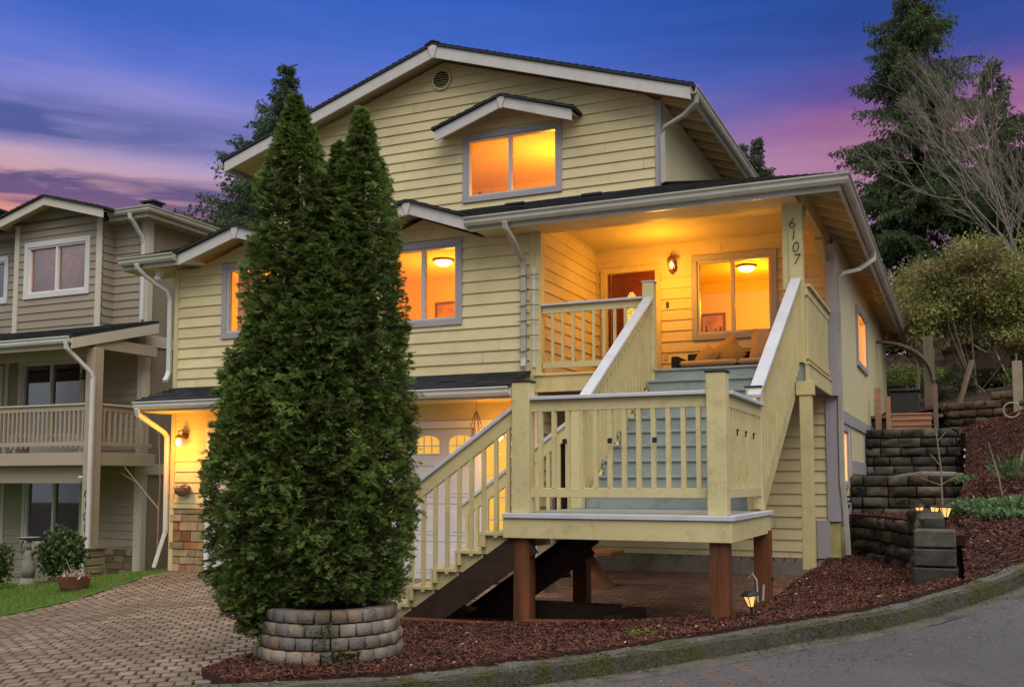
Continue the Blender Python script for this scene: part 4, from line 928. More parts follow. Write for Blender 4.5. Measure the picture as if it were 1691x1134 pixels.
# two small gables over the street windows
def rake_pair(rx, hw, zt, ze, y0, y1, rf=.19, right_end=True, peak=True, fm=RAKE, name='small_gable'):
    """roof slabs, barge boards and peak block of a small gable facing the street"""
    mb = MB()
    for s in (-1, 1):
        slope_courses(mb, (rx+s*(hw+.05),y0-.05,ze-.01),(rx+s*(hw+.05),y1,ze-.01),(rx,y0-.05,zt),(rx,y1,zt), n=max(3, int(hw/.16)))
    r_ = mb.build(name+'_roof', SHING, H)
    mb = MB()
    for s in (-1, 1): mb.slab([(rx,y0-.05,zt),(rx+s*(hw+.05),y0-.05,ze-.01),(rx+s*(hw+.05),y1,ze-.01),(rx,y1,zt)], .035)
    mb.build('shingle_edge', SHEDGE, r_)
    mb = MB()
    for s in (-1, 1):
        pl = [(rx,zt-.035),(rx+s*hw,ze-.045),(rx+s*hw,ze-.045-rf),(rx,zt-.035-rf)]
        mb.mprism(MF(y0), pl, -.035, .0)
    mb.split('barge_board', fm, r_, bevel=.003)
    if peak: MB().mprism(MF(y0), [(rx-.075,zt-.05),(rx+.075,zt-.05),(rx+.07,zt-.10),(rx+.012,zt-.06-rf),(rx-.012,zt-.06-rf),(rx-.07,zt-.10)], -.03, .025).build('peak_block', fm, r_)
    mb = MB()
    for s in (-1, 1): mb.add([(rx,y0+.03,zt-.06),(rx+s*hw,y0+.03,ze-.07),(rx+s*hw,y1,ze-.07),(rx,y1,zt-.06)], [(0,1,2,3)])
    mb.split('soffit', SOF, r_)
    return r_
rake_pair(-7.75, 1.07, 4.385, 4.02, YE-.02, 15.2)
rake_pair(-11.09, 1.22, 4.35, 3.99, YE-.02, 15.2)
rake_pair(-7.24, 1.33, 6.86, 6.43, 15.78, YU+.02, rf=.20, name='window_hood')
siding(MB(), MFU, 6.3, 6.4, -8, -7)
# main roof
YR = 15.75
mb = MB()
for s, xe in ((1, -3.78), (-1, -13.42)):
    slope_courses(mb, (xe, YR-.03, 6.47), (xe, 29, 6.47), (RX, YR-.03, RZ+.05), (RX, 29, RZ+.05))
mr = mb.build('main_roof', SHING, H)
mb = MB()
for xe in (-3.78, -13.42): mb.slab([(RX,YR-.03,RZ+.052),(xe,YR-.03,6.472),(xe,29,6.472),(RX,29,RZ+.052)], .05)
mb.build('shingle_edge', SHEDGE, mr)
MB().mprism(MF(YR), [(RX-.16,RZ+.01),(RX,RZ+.075),(RX+.16,RZ+.01),(RX+.16,RZ+.03),(RX,RZ+.10),(RX-.16,RZ+.03)], -13, .04).build('ridge_cap', SHEDGE, mr)
mb = MB()
for xe in (-3.83, -13.36): mb.mprism(MF(YR), [(RX,RZ),(xe,6.43),(xe,6.43-.215),(RX,RZ-.225)], -.04, 0)
mb.split('barge_board', RAKE, mr, bevel=.003)
MB().mprism(MF(YR), [(RX-.10,RZ+.0),(RX+.10,RZ+.0),(RX+.085,RZ-.06),(RX+.02,RZ-.24),(RX-.02,RZ-.24),(RX-.085,RZ-.06)], -.03, .03).build('peak_block', RAKE, mr)
mb = MB()
for xe in (-3.82, -13.38): mb.add([(RX,YR+.03,RZ-.035),(xe,YR+.03,6.385),(xe,29,6.385),(RX,29,RZ-.035)], [(0,1,2,3)])
mb.split('soffit', SOF, mr)
y = YU+.2
while y < 28.9:
    MB().beam((-3.86,y,6.33),(-4.5,y,6.33+.325*.64),.045,.11).build('rafter_tail', SOF, mr); y += .61
MB().box(-3.865,-3.825,YR+.04,29,6.24,6.42).split('eave_fascia', GUT, mr)
MB().sweep(GUTP, [(-3.825,YR-.02,6.43),(-3.825,29.05,6.43)]).build('gutter', GUT, mr)
MB().sweep(GUTP, [(-13.40,29,6.43),(-13.40,YR,6.43)]).build('gutter', GUT, mr)
# skirt roof over the garage doors
SK0, SKR = -12.90, -5.86
mb = MB(); slope_courses(mb, (SK0-.02,13.08,1.385),(SKR,13.08,1.385),(XL+.1,YF-.03,1.67),(SKR,YF-.03,1.67), n=6, th=.022); sk = mb.build('skirt_roof', SHING, H)
MB().slab([(SK0-.02,13.08,1.386),(SKR,13.08,1.386),(SKR,YF-.03,1.67),(XL+.1,YF-.03,1.67)], .03).build('shingle_edge', SHEDGE, sk)
MB().box(SK0,SKR,13.12,13.16,1.20,1.35).box(SK0,SK0+.04,13.16,YF,1.20,1.36).split('eave_fascia', GUT, sk)
MB().box(SK0+.04,SKR,13.16,YF,1.21,1.23).split('soffit', YEL, sk)
MB().sweep([(a,b*.95) for a,b in GUTP], [(SK0,13.12,1.365),(SKR,13.12,1.365)]).build('gutter', GUTW, sk)
# downspouts
def dspout(pts, m=GUTW, w=.085, h=.065): 
    o = MB().rtube(pts, w, h).build('downspout', m, H, bevel=.01); return o
dspout([(-6.05,13.32,EAVE-.12),(-6.05,13.35,EAVE-.22),(-6.0,13.50,EAVE-.36),(-5.97,13.80,EAVE-.62),(-5.965,13.83,EAVE-.74),(-5.965,13.83,1.86),(-5.95,13.78,1.76),(-5.91,13.68,1.71)], GUT)
MB().rtube([(-5.80,13.86,EAVE-.75),(-5.80,13.86,1.72)], .045, .04).build('conduit', GUTW, H)
mb = MB()
for z in np.linspace(1.95,3.1,6): mb.tube([(-6.03,13.78,z),(-5.85,13.79,z+.02),(-5.70,13.80,z+.01)], .006, 5)
mb.split('pipe_strap', BLK, H)
dspout([(-13.2,13.32,EAVE-.12),(-13.2,13.35,EAVE-.20),(-13.15,13.5,EAVE-.32),(-12.93,13.80,EAVE-.56),(-12.90,13.85,EAVE-.70),(-12.90,13.86,1.98),(-12.88,13.80,1.87),(-12.82,13.68,1.78)])
dspout([(-12.82,13.04,1.26),(-12.82,13.06,1.16),(-12.84,13.4,1.02),(-12.87,13.75,.88),(-12.88,13.84,.80),(-12.88,13.86,-.85),(-12.9,13.84,-.95),(-13.0,13.72,-1.5)], GUTW)
dspout([(-3.76,15.85,6.31),(-3.76,15.87,6.20),(-4.0,15.98,6.05),(-4.36,16.10,5.94),(-4.405,16.13,5.82),(-4.405,16.14,4.99)], GUT)
dspout([(-1.23,17.7,EAVE-.13),(-1.23,17.7,EAVE-.24),(-1.45,17.4,3.52),(-1.66,16.80,3.36),(-1.70,16.58,3.26),(-1.70,16.56,0.0),(-1.67,16.58,-.4),(-1.64,16.62,-1.14)], GUT)
# arched bracket at the far end of the side eave
mb = MB(); pts = [(-1.72+.95*math.sin(a), 28.2, 2.75+.95*math.cos(a)) for a in np.linspace(0, R(75), 9)]
for a, b in zip(pts[:-1], pts[1:]): mb.beam(a, b, .10, .14)
mb.build('eave_brace', FENCEW, H)
MB().lathe((-12.98,13.62,EAVE-.30), [(.05,0),(.07,-.03),(.07,-.07),(.03,-.10)], 12).build('camera_dome', WHITE, MB().box(-13.03,-12.93,13.6,13.7,EAVE-.31,EAVE-.20).build('security_camera', WHITE, H))
# rear and far walls close the volume
MB().add([(XS,YEND,-2),(-12.85,YEND,-2),(-12.85,YEND,6.5),(-4.45,YEND,6.5),(-4.45,YEND,4),(XS,YEND,4)], [(0,1,2,3,4,5)]).add([(-12.85,YF,-2),(-12.85,YEND,-2),(-12.85,YEND,6.4),(-12.85,YF,3.9)], [(0,1,2,3)]).build('rear_wall', SIDE, H)

# ---------------------------------------------------------------- entry staircase
ST = thing('entry_staircase', (-3, 10, -1.3), 'yellow timber entry staircase with blue grey steps and a landing on brown posts', 'staircase')
LZ = -.30; X0, X1, Y0, Y1 = -4.06, -1.85, 8.90, 10.90; RISE, RUN = .19, .325
lg = MB().box(X0, X1, Y0+.03, Y1, LZ-.04, LZ).build('landing', BLUE, ST)
MB().box(X0-.0, X1+.02, Y0-.025, Y0+.03, LZ-.045, LZ+.004).box(X1-.03, X1+.025, Y0+.03, Y1+.02, LZ-.045, LZ+.004).build('landing_nosing', CAPW, ST, bevel=.006)
mb = MB(); mb.box(X0, X1, Y0, Y0+.04, LZ-.235, LZ-.046); mb.box(X1-.045, X1, Y0+.04, Y1, LZ-.235, LZ-.046); mb.box(X0, X0+.04, Y0+.04, Y1, LZ-.235, LZ-.046); mb.box(X0+.04, X1-.045, Y1-.04, Y1, LZ-.235, LZ-.046)
mb.build('landing_fascia', YELL, ST, bevel=.004)
mb = MB()
for x in np.arange(X0+.4, X1-.2, .4): mb.box(x-.02, x+.02, Y0+.05, Y1-.05, LZ-.225, LZ-.045)
mb.split('joist', BROWND, ST)
# main flight
for k in range(10):
    y = Y1+RUN*k; z = LZ+RISE*k
    mb = MB().box(-3.93, -2.02, y, y+.02, z, z+RISE-.03); mb.box(-3.95, -2.0, y-.025, y+RUN+.01 if k < 9 else y+.06, z+RISE-.032, z+RISE)
    mb.build('step', BLUE, ST, bevel=.004)
mb = MB()
for x in (-3.97, -2.02):
    mb.beam((x, Y1+.0, LZ-.14), (x, Y1+RUN*9.3, LZ-.14+RISE*9.3), .04, .30)
mb.split('stringer', YEL, ST)
# left flight down to the drive
for k in range(6):
    x = X0-.27*k; z = LZ-.185*(k+1)
    MB().box(x-.29, x+.0, Y0+.07, Y1-.08, z-.035, z).box(x-.02, x, Y0+.07, Y1-.08, z, z+.15).build('step', YEL, ST, bevel=.003)
for y in (Y0+.085, Y1-.12):
    MB().beam((X0+.25, y, LZ-.26), (X0-1.55, y, LZ-.26-.685*1.8), .045, .27).split('stringer', BROWND, ST)
MB().beam((X0+.55, Y0+.9, LZ-.33), (X0-1.5, Y0+.9, LZ-.33-.685*2.05), .05, .24).split('stringer', BROWND, ST)
mb = MB()
for k in range(5):
    x = X0-.27*k; z = LZ-.185*(k+1); mb.box(x-.27, x-.005, Y0+.125, Y0+.145, z-.22, z-.036)
mb.split('stringer_skirt', YELL, ST)
# newel posts
def newel(x0, x1, y0, y1, z0, z1, m=YELL, capm=True):
    p = MB().box(x0, x1, y0, y1, z0, z1).build('newel_post', m, ST, bevel=.008)
    if capm: MB().box(x0-.012, x1+.012, y0-.012, y1+.012, z1, z1+.018).build('post_cap', ROCKL if capm is True else capm, p, bevel=.004)
newel(-3.98, -3.80, 8.925, 9.09, LZ, .97); newel(-2.07, -1.895, 8.925, 9.09, LZ, .985); newel(-2.06, -1.90, 10.72, 10.88, LZ, 1.0)
newel(-4.05, -3.92, 10.72, 10.86, LZ, .86, capm=CAPW); newel(-4.10, -3.93, 13.80, 13.95, 1.35, 2.86, capm=CAPW)
# black light fittings on the balusters
mb = MB()
for x in (-3.43, -2.98, -2.55): mb.box(x-.02, x+.02, Y0+.02, Y0+.05, .36, .41)
mb.split('rail_light', BLK, ST, bevel=.004)
mb = MB()
for y in (9.35, 9.75, 10.15): mb.box(-1.885, -1.868, y, y+.045, .475, .49).box(-1.885,-1.872,y,y+.008,.43,.475)
mb.split('rail_hook', BLK, ST)
# landing railings
railing(ST, (-3.81, 9.02), (-2.06, 9.02), (LZ+.20, LZ+.20), (.83, .83), 12, m=YELL, bw=.042, endgap=.03)
railing(ST, (-1.93, 9.09), (-1.93, 10.73), (LZ+.20, LZ+.20), (.83, .83), 12, m=YELL, bw=.042, endgap=.05)
# raking rails of the main flight: balusters run past the stringer
def rake_rail(p, q, nb, hang, name='stair_railing', m=YEL, bw=.04, capw=.14, z0off=0.0):
    p, q = Vector(p), Vector(q); mb = MB(); mb.beam(p-Vector((0,0,.10)), q-Vector((0,0,.10)), .045, .13)
    r_ = mb.build(name, m, ST, bevel=.004); MB().beam(p, q, capw, .04).build('rail_cap', CAPW, r_, bevel=.006)
    for i in range(nb):
        c = p.lerp(q, (i+.5)/nb); MB().box(c.x-bw/2, c.x+bw/2, c.y-bw/2, c.y+bw/2, c.z-hang, c.z-.08).build('baluster', m, r_)
    return r_
rake_rail((-1.955, 10.62, .90), (-1.955, 13.84, 2.74), 21, 1.22, bw=.055)
rake_rail((-4.01, 10.80, .82), (-4.01, 13.82, 2.63), 20, 1.18, bw=.055)
rake_rail((-3.97, 8.99, .73), (-5.45, 8.99, -.29), 11, 1.13, bw=.038, capw=.10)
rake_rail((-4.02, 10.79, .73), (-5.45, 10.79, -.27), 11, 1.10, bw=.038, capw=.10)
# brown support posts on the ground
for x, y in ((-3.975, 8.955), (-2.065, 8.955), (-4.02, 10.70), (-2.0, 10.70)):
    zb = min(float(bed(x+.08, y+.08)[0]), float(drv(x+.08, y+.08)[0]) if y > 10 and x < -3 else 9)-.12
    m_ = BROWN
    MB().box(x, x+.165, y, y+.165, zb, LZ-.20).build('support_post', m_, ST, bevel=.006)
# timber edging of the bed
for a, b in (((-5.30,8.76,-1.385),(-4.02,8.80,-1.375)),((-3.78,8.84,-1.34),(-2.6,8.92,-1.30))):
    t_ = MB().beam(a, b, .12, .10).build('edging_timber', REDW, bevel=.008)
    tag(t_, 'red brown edging timber along the bark bed '+('left of the front corner post' if a[0] < -5 else 'between the two front landing posts'), 'edging', 'edging timbers of the bark bed')
t_ = MB().box(-4.55, -3.2, 9.75, 9.95, -1.50, -1.24).box(-3.25,-3.05,9.5,10.3,-1.50,-1.30).build('timber_frame', BROWND, bevel=.006); tag(t_, 'dark timber frame lying on the red earth under the landing', 'timber frame')
t_ = MB().add([(-5.05,13.4,-1.50),(-4.55,13.4,-1.50),(-4.95,13.4,-.98),(-5.05,13.4,-.98),(-5.05,13.9,-1.50),(-4.55,13.9,-1.50),(-4.95,13.9,-.98),(-5.05,13.9,-.98)], [(0,1,2,3),(7,6,5,4),(0,4,5,1),(1,5,6,2),(2,6,7,3),(3,7,4,0)]).box(-5.1,-4.45,13.35,13.95,-1.02,-.97).build('plywood_offcut', ORW, bevel=.004); tag(t_, 'orange plywood wedge leaning by the foundation below the landing', 'plywood')
b_ = MB().box(-5.65,-5.15,12.6,13.1,-1.52,-1.12).build('concrete_block', CONC, bevel=.015); tag(b_, 'grey concrete block on the earth beside the plywood wedge', 'block')

# ---------------------------------------------------------------- plants: generators
def leafmesh(name, P, D, S, m, parent, shape=.6):
    """rhombic leaves: base P, vector D, half-width vector S"""
    V = np.stack([P, P+D*.45-S, P+D, P+D*.45+S], 1).reshape(-1,3); return npmesh(name, V, np.arange(4*len(P)).reshape(-1,4), m, parent, local=True)
def unit(v): return v/np.maximum(np.linalg.norm(v, axis=-1, keepdims=True), 1e-9)
def at(px, py, fw_):
    d = np.array(_r)*((px-845.5)/1660) + np.array(_u)*((668-py)/1660) + np.array(_f); h = np.array((-math.sin(YAW), math.cos(YAW), 0)); return d/(d@h)*fw_

def arborvitae(name, loc, spindles, n, label, group):
    """spindles: (x, y, z0, z1, radius, fullness height) in local metres; flat fan sprays stacked in vertical plates"""
    root = thing(name, loc, label, 'tree', group); P = []; O = []; rg = np.random.default_rng(len(name)+n)
    tot = sum(s[4]*(s[3]-s[2]) for s in spindles)
    for (x, y, lx, ly, z0, z1, r, belly) in [(s[0],s[1],s[5],s[6],s[2],s[3],s[4],s[7]) for s in spindles]:
        k = int(n*r*(z1-z0)/tot); u = rg.beta(1.0, 1.12, k); z = z0+(z1-z0)*u
        prof = np.where(u < belly, .55+.45*np.sin(np.clip(u/belly,0,1)*np.pi/2), np.clip((1-u)/(1-belly),0,1)**.46*np.clip((1-u)/.17,.02,1)**.55)
        a = rg.uniform(0, 2*np.pi, k)
        lump = 1+.09*np.sin(a*5+z*3.1)+.07*np.sin(a*9-z*5.7+1)+.07*np.sin(z*8+a*3)+.05*np.sin(z*17+a*7)
        rr = r*prof*lump*np.where(rg.random(k) < .22, rg.uniform(.25,.8,k), 1-.30*rg.uniform(0,1,k)**1.6)+.01
        cx, cy = x+(lx)*u, y+(ly)*u
        P.append(np.stack([cx+rr*np.cos(a), cy+rr*np.sin(a), z], 1)); O.append(np.stack([np.cos(a), np.sin(a), .0*a], 1))
    C = np.concatenate(P); O = np.concatenate(O); keep = rg.random(len(C)) < 1/11; C = C[keep]; O = O[keep]; nc = len(C)
    up = np.array([0,0,1.0]); T = np.cross(up, O); hor = rg.random((nc,1)) < .72
    cax = unit(O*rg.uniform(.5,1.1,(nc,1))+up*np.where(hor, rg.uniform(-.35,.35,(nc,1)), rg.uniform(.3,1.1,(nc,1)))+T*rg.normal(0,.45,(nc,1)))
    cn = unit(np.where(hor, up+O*.25+T*rg.normal(0,.35,(nc,1)), T+O*rg.normal(0,.5,(nc,1))+up*.2)); csd = unit(np.cross(cn, cax)); cn = np.cross(cax, csd)
    CL = rg.uniform(.07,.14,(nc,1))*np.clip((C[:,2:3].max()-C[:,2:3])/.9+.45,.45,1); m_ = 11; P = []; ax = []; nrm = []
    for q in range(m_):
        tt = (q+.3)/m_; sg = 1 if q % 2 else -1; sw = (1-tt)*.55+.08
        P.append(C+cax*CL*(tt-.45)-up*(tt**2)*CL*.25+csd*sg*CL*sw*.35*rg.uniform(.3,1,(nc,1))); ax.append(unit(cax*(.45+tt)+csd*sg*(1.15-tt)+rg.normal(0,.18,(nc,3)))); nrm.append(unit(cn+rg.normal(0,.28,(nc,3))))
    P = np.concatenate(P); ax = np.concatenate(ax); nrm = np.concatenate(nrm); k = len(P); nrm = unit(np.cross(np.cross(ax, nrm), ax)); sd = np.cross(nrm, ax)
    L = rg.uniform(.026,.054,(k,1)); LP = []; LD = []; LS = []
    for j, (ang_, f, st) in enumerate(((0,1,.0),(.6,.75,.05),(-.6,.75,.05),(1.1,.5,.1),(-1.1,.5,.1))):
        d = unit(ax*math.cos(ang_)+sd*math.sin(ang_)+rg.normal(0,.10,(k,3)))
        LP.append(P+ax*L*st); LD.append(d*L*f); LS.append(np.cross(nrm, d)*L*f*.13)
    leafmesh('foliage', np.concatenate(LP), np.concatenate(LD), np.concatenate(LS), CYP, root)
    # dark core put inside as the shade of the middle, trunk below
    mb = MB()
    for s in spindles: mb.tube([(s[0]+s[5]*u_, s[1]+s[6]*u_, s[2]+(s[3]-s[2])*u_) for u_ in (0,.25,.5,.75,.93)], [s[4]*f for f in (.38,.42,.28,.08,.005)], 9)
    mb.build('dark_core', BROWND, root, local=True)
    mb = MB(); mb.tube([(0,0,-.15),(0,0,.5)], [.09,.07], 8); mb.build('trunk', TRUNK, root, local=True); return root

def conifer(name, loc, Ht, Rad, c0, nlev, m, label, group=None, droop=.35, dens=46, tw=.30, seed=1, lean=(0,0), thin=1.0, bpl=2, top=.8):
    rg = np.random.default_rng(seed); root = thing(name, loc, label, 'tree', group)
    mb = MB(); mb.tube([(lean[0]*u, lean[1]*u, Ht*u) for u in (0,.3,.6,.85,1)], [Ht*.014, Ht*.011, Ht*.007, Ht*.003, .01], 9); mb.build('trunk', TRUNK, root, local=True)
    P = []; D = []; N = []; br = MB()
    for i in range(nlev):
        u = (i+rg.uniform(-.3,.3))/nlev; u = min(max(u, 0), .995); z = c0+(Ht-c0)*u
        Lb = Rad*((1-u)**top)*(.45+.55*min(1, u*5+.3))
        for j in range(bpl):
            if rg.random() > thin: continue
            a = rg.uniform(0, 2*np.pi); L = max(.25, Lb*rg.uniform(.45,1.1)); up0 = (.35*u+.02)+rg.normal(0,.08)
            dr = droop*(1-.5*u)*L; b0 = np.array([lean[0]*z/Ht, lean[1]*z/Ht, z]); h = np.array([math.cos(a), math.sin(a), 0]); sdv = np.array([-math.sin(a), math.cos(a), 0])
            def pos(t): return b0+h*L*t+np.array([0,0,1])*(up0*L*t - dr*t*t*.8 + .22*dr*t**4)
            br.tube([pos(t_) for t_ in (0,.35,.7,1)], [.012*L**.6+.01, .010*L**.5+.006, .008, .003], 3, False)
            nl = int(5+L*dens/100)
            for q in range(nl):
                t_ = (q+rg.uniform(.2,.8))/nl; t_ = .12+.88*t_; p0 = pos(t_)
                for sg in (1,-1):
                    lw = (.34*L*min(1,(1-t_)*1.6+.08)*rg.uniform(.5,1.1)+tw*.6); ld = h*rg.uniform(.45,.8)+sdv*sg*rg.uniform(.6,1.0)+np.array([0,0,1])*rg.normal(-.18-droop*.7,.16); ld /= np.linalg.norm(ld)
                    nn = max(2, int(lw/(tw*.42))); u_ = (np.arange(nn)+.5)/nn
                    pp_ = p0+ld*(lw*u_)[:,None]-np.array([0,0,1])*(u_**2*lw*.28)[:,None]+rg.normal(0,.03,(nn,3))
                    dd_ = ld*rg.uniform(.5,1.0,(nn,1))+rg.normal(0,.42,(nn,3))-np.array([0,0,.25])
                    P.append(pp_); D.append(unit(dd_)*tw*rg.uniform(.7,1.3,(nn,1))); N.append(rg.normal(0,1,(nn,3)))
    P = np.concatenate(P); D = np.concatenate(D); N = np.concatenate(N)
    S = unit(np.cross(D, N))*np.linalg.norm(D, axis=1)[:,None]*.13
    # each twig: three needle plates
    PP, DD, SS = [P], [D], [S]
    for q in (1,-1):
        d2 = unit(D+q*unit(np.cross(D, np.cross(D, N)))*np.linalg.norm(D,axis=1)[:,None]*.8)*np.linalg.norm(D,axis=1)[:,None]*.62
        PP.append(P+D*.2); DD.append(d2); SS.append(S*.7)
    leafmesh('crown', np.concatenate(PP), np.concatenate(DD), np.concatenate(SS), m, root); br.build('branch', TRUNK, root, local=True)
    return root

def cloud(name, loc, blobs, n, l, m, label, cat, group=None, stems=None, stemm=None, w=.30, updir=.3, core=0.0):
    """leafy shrub: leaves spread through several ellipsoids, gaps between"""
    rg = np.random.default_rng(n); root = thing(name, loc, label, cat, group); tot = sum(b[3]*b[4]*b[5] for b in blobs); P = []
    for (x,y,z,a,b,c) in blobs:
        k = max(20, int(n*a*b*c/tot)); v = unit(rg.normal(size=(k,3)))*(rg.uniform(.12,1,(k,1))**.42)*(1+.22*rg.normal(size=(k,1))*.6); P.append(v*np.array([a,b,c])+np.array([x,y,z]))
    P = np.concatenate(P); k = len(P); D = unit(rg.normal(size=(k,3))+np.array([0,0,updir]))*l*rg.uniform(.5,1.3,(k,1)); S = unit(np.cross(D, rg.normal(size=(k,3))))*np.linalg.norm(D,axis=1)[:,None]*w
    keep = P[:,2] > .01
    leafmesh('foliage', P[keep], D[keep], S[keep], m, root)
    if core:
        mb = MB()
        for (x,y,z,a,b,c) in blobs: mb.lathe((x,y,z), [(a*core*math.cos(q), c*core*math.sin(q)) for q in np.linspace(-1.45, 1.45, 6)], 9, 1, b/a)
        mb.build('dark_hedge_core', BROWND, root, local=True)  # solid dark core added as shade between the leaves, closes gaps to the sky
    if stems:
        mb = MB()
        for st in stems: mb.tube(st[0], st[1], 6)
        mb.build('stem', stemm or TWIG, root, local=True)
    return root

def bare_tree(name, loc, Ht, label, seed, spread=.5, depth=5, m=None, r0=.09, group=None, lean=(0,0,1)):
    rg = np.random.default_rng(seed); root = thing(name, loc, label, 'tree', group); mb = MB(); mt = MB()
    def grow(p, d, L, r, k):
        q = p+d*L; mid = p+d*L*.5+rg.normal(0,.05*L,3)
        (mt if k > depth-2 else mb).tube([p, mid, q], [r, r*.85, r*.7], 6 if k > 3 else 3, False)
        if k <= 0: return
        for _ in range(3 if k > 1 else 4):
            nd = d+rg.normal(0, spread, 3)+np.array([0,0,.10]); nd /= np.linalg.norm(nd)
            s = p+d*L*rg.uniform(.45,1.0); grow(s, nd, L*rg.uniform(.55,.85), r*.55, k-1)
    d0 = np.array(lean, float); d0 /= np.linalg.norm(d0)
    for a in range(3):
        d = d0+rg.normal(0,.25,3); d /= np.linalg.norm(d); grow(np.zeros(3), d, Ht*.33, r0, depth)
    mt.build('trunk', GRYBR, root, local=True); mb.build('branch', m or GRYBR, root, local=True); return root

# ---------------------------------------------------------------- round planter with arborvitae
pc = np.array((-4.50, 6.64)); zb_ = float(bed(*pc)[0]); 
PLT = thing('stone_planter', (pc[0], pc[1], zb_), 'round planter of stacked tumbled grey blocks at the end of the bark bed', 'planter')
mb = MB(); V = []; F = []; nb = 26; ch = .094
for c in range(5):
    r0 = .585-.018*c
    for j in range(nb):
        a0 = 2*math.pi*(j+(.5 if c % 2 else 0))/nb+.008+random.uniform(0,.006); a1 = a0+2*math.pi/nb-.020; z0 = -.06+c*ch+.004; z1 = z0+ch-.008; ro = r0+random.uniform(-.008,.01); ri = r0-.14
        k = len(V)
        for (rr, zA, zB, ins) in ((ri, z0, z1, 0), (ro-.010, z0, z1, 0), (ro+.004, z0+.008, z1-.008, .013)):
            am = (a0+a1)/2; b0, b1 = a0+ins, a1-ins
            for (a, z) in ((b0,zA),(b1,zA),(b1,zB),(b0,zB)):
                jr = random.gauss(0,.003); V.append((pc[0]+(rr+jr)*math.cos(a), pc[1]+(rr+jr)*math.sin(a), zb_+z))
        F += [(k+8,k+9,k+10,k+11)]
        for q in range(4):
            F.append((k+4+q, k+4+(q+1)%4, k+8+(q+1)%4, k+8+q)); F.append((k+q, k+(q+1)%4, k+4+(q+1)%4, k+4+q))
npmesh('block_wall', V, F, PLANT, PLT)
MB().lathe((pc[0],pc[1],zb_), [(.47,-.1),(.47,.36),(.2,.40),(.02,.41)], 24).build('planter_soil', SOIL, PLT)
pp = [(pc[0]+.56*math.cos(a), pc[1]+.56*math.sin(a), zb_+random.uniform(.0,.36)) for a in [R(-62)+random.gauss(0,.10) for _ in range(90)]]+[(pc[0]+.57*math.cos(a), pc[1]+.57*math.sin(a), zb_+.09+random.gauss(0,.02)) for a in [R(-45)+random.gauss(0,.12) for _ in range(120)]]
o = tufts('planter_moss', pp, .02, MOSS, 3, parent=PLT, spread=.01)
m_per = 7.9/1660
def sp(pxb, pxt, yb, yt, rpx, belly, dep=0.0, lf=7.9):
    """one foliage spindle from base pixel column to top, local to the planter"""
    b = at(pxb, yb, lf+dep); tp = at(pxt, yt, lf+dep); return (b[0]-pc[0], b[1]-pc[1], b[2]-(zb_+.3), tp[2]-(zb_+.3), rpx*(lf+dep)/1660, tp[0]-b[0], tp[1]-b[1], belly)
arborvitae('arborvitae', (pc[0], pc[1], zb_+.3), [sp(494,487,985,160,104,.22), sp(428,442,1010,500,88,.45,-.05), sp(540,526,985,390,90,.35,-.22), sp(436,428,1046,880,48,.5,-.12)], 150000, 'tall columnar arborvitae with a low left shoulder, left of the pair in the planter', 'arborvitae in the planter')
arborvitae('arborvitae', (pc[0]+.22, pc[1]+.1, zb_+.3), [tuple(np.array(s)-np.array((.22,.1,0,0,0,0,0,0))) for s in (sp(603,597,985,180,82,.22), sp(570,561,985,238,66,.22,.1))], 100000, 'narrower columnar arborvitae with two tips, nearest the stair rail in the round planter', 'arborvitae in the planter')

# ---------------------------------------------------------------- lamps, furniture and small things on the house
def lantern(loc, label, energy, down=False):
    t_ = thing('wall_lantern', loc, label, 'lantern', 'wall lanterns of the yellow house')
    if not down:
        mb = MB().lathe((0,.10,.02), [(.05,-.07),(.055,-.02),(.055,.02),(.05,.07)], 10); mb.box(-.05,.05,.095,.12,-.09,.09); mb.tube([(0,.10,-.06),(0,.04,-.15),(0,-.04,-.16),(0,-.04,-.11)], .010, 6)
        mb.lathe((0,-.04,-.11), [(.015,-.05),(.03,-.02),(.05,.0),(.055,.015)], 8); mb.build('bracket', BROWN, t_, local=True)
        MB().lathe((0,-.04,-.09), [(.050,0),(.075,.16),(.06,.165)], 8).build('glass_shade', LAMPG, t_, local=True)
        mb = MB().lathe((0,-.04,.075), [(.09,0),(.07,.03),(.03,.06),(.012,.08),(.012,.11),(.004,.12)], 8)
        for j in range(4): a = j*math.pi/2; mb.tube([(.052*math.cos(a),-.04+.052*math.sin(a),-.09),(.077*math.cos(a),-.04+.077*math.sin(a),.075)], .006, 4)
        mb.build('cap', BROWN, t_, local=True); MB().lathe((0,-.04,-.07), [(.012,0),(.03,.04),(.03,.08),(.008,.12)], 10).build('bulb', BULB, t_, local=True, smooth=True)
        lamp((loc[0], loc[1]-.75, loc[2]-.30), energy, (1,.40,.028), .14, None, 'lantern_light')
    else:
        mb = MB().lathe((0,.10,.10), [(.02,-.06),(.06,-.05),(.065,0),(.05,.05)], 10); mb.tube([(0,.10,.12),(0,.03,.19),(0,-.06,.17),(0,-.06,.09)], .012, 6); mb.lathe((0,-.06,.06), [(.06,0),(.05,.03),(.015,.05)], 10); mb.build('bracket', BROWN, t_, local=True)
        MB().lathe((0,-.06,-.10), [(.03,-.02),(.075,.03),(.082,.09),(.055,.16)], 12).build('glass_shade', LAMPG, t_, local=True)
        MB().lathe((0,-.06,-.06), [(.01,-.04),(.045,0),(.045,.05),(.02,.09)], 10).build('bulb', BULB, t_, local=True, smooth=True)
        lamp((loc[0], loc[1]-.38, loc[2]-.16), energy, (1,.42,.04), .07, None, 'lantern_light')
    return t_
lantern((-4.36, YB-.13, 3.67), 'carriage style wall lantern between the front door and the porch window', 70)
lantern((-12.49, YF-.14, .72), 'lit jar wall lantern on yellow boards left of the garage doors', 44, True)
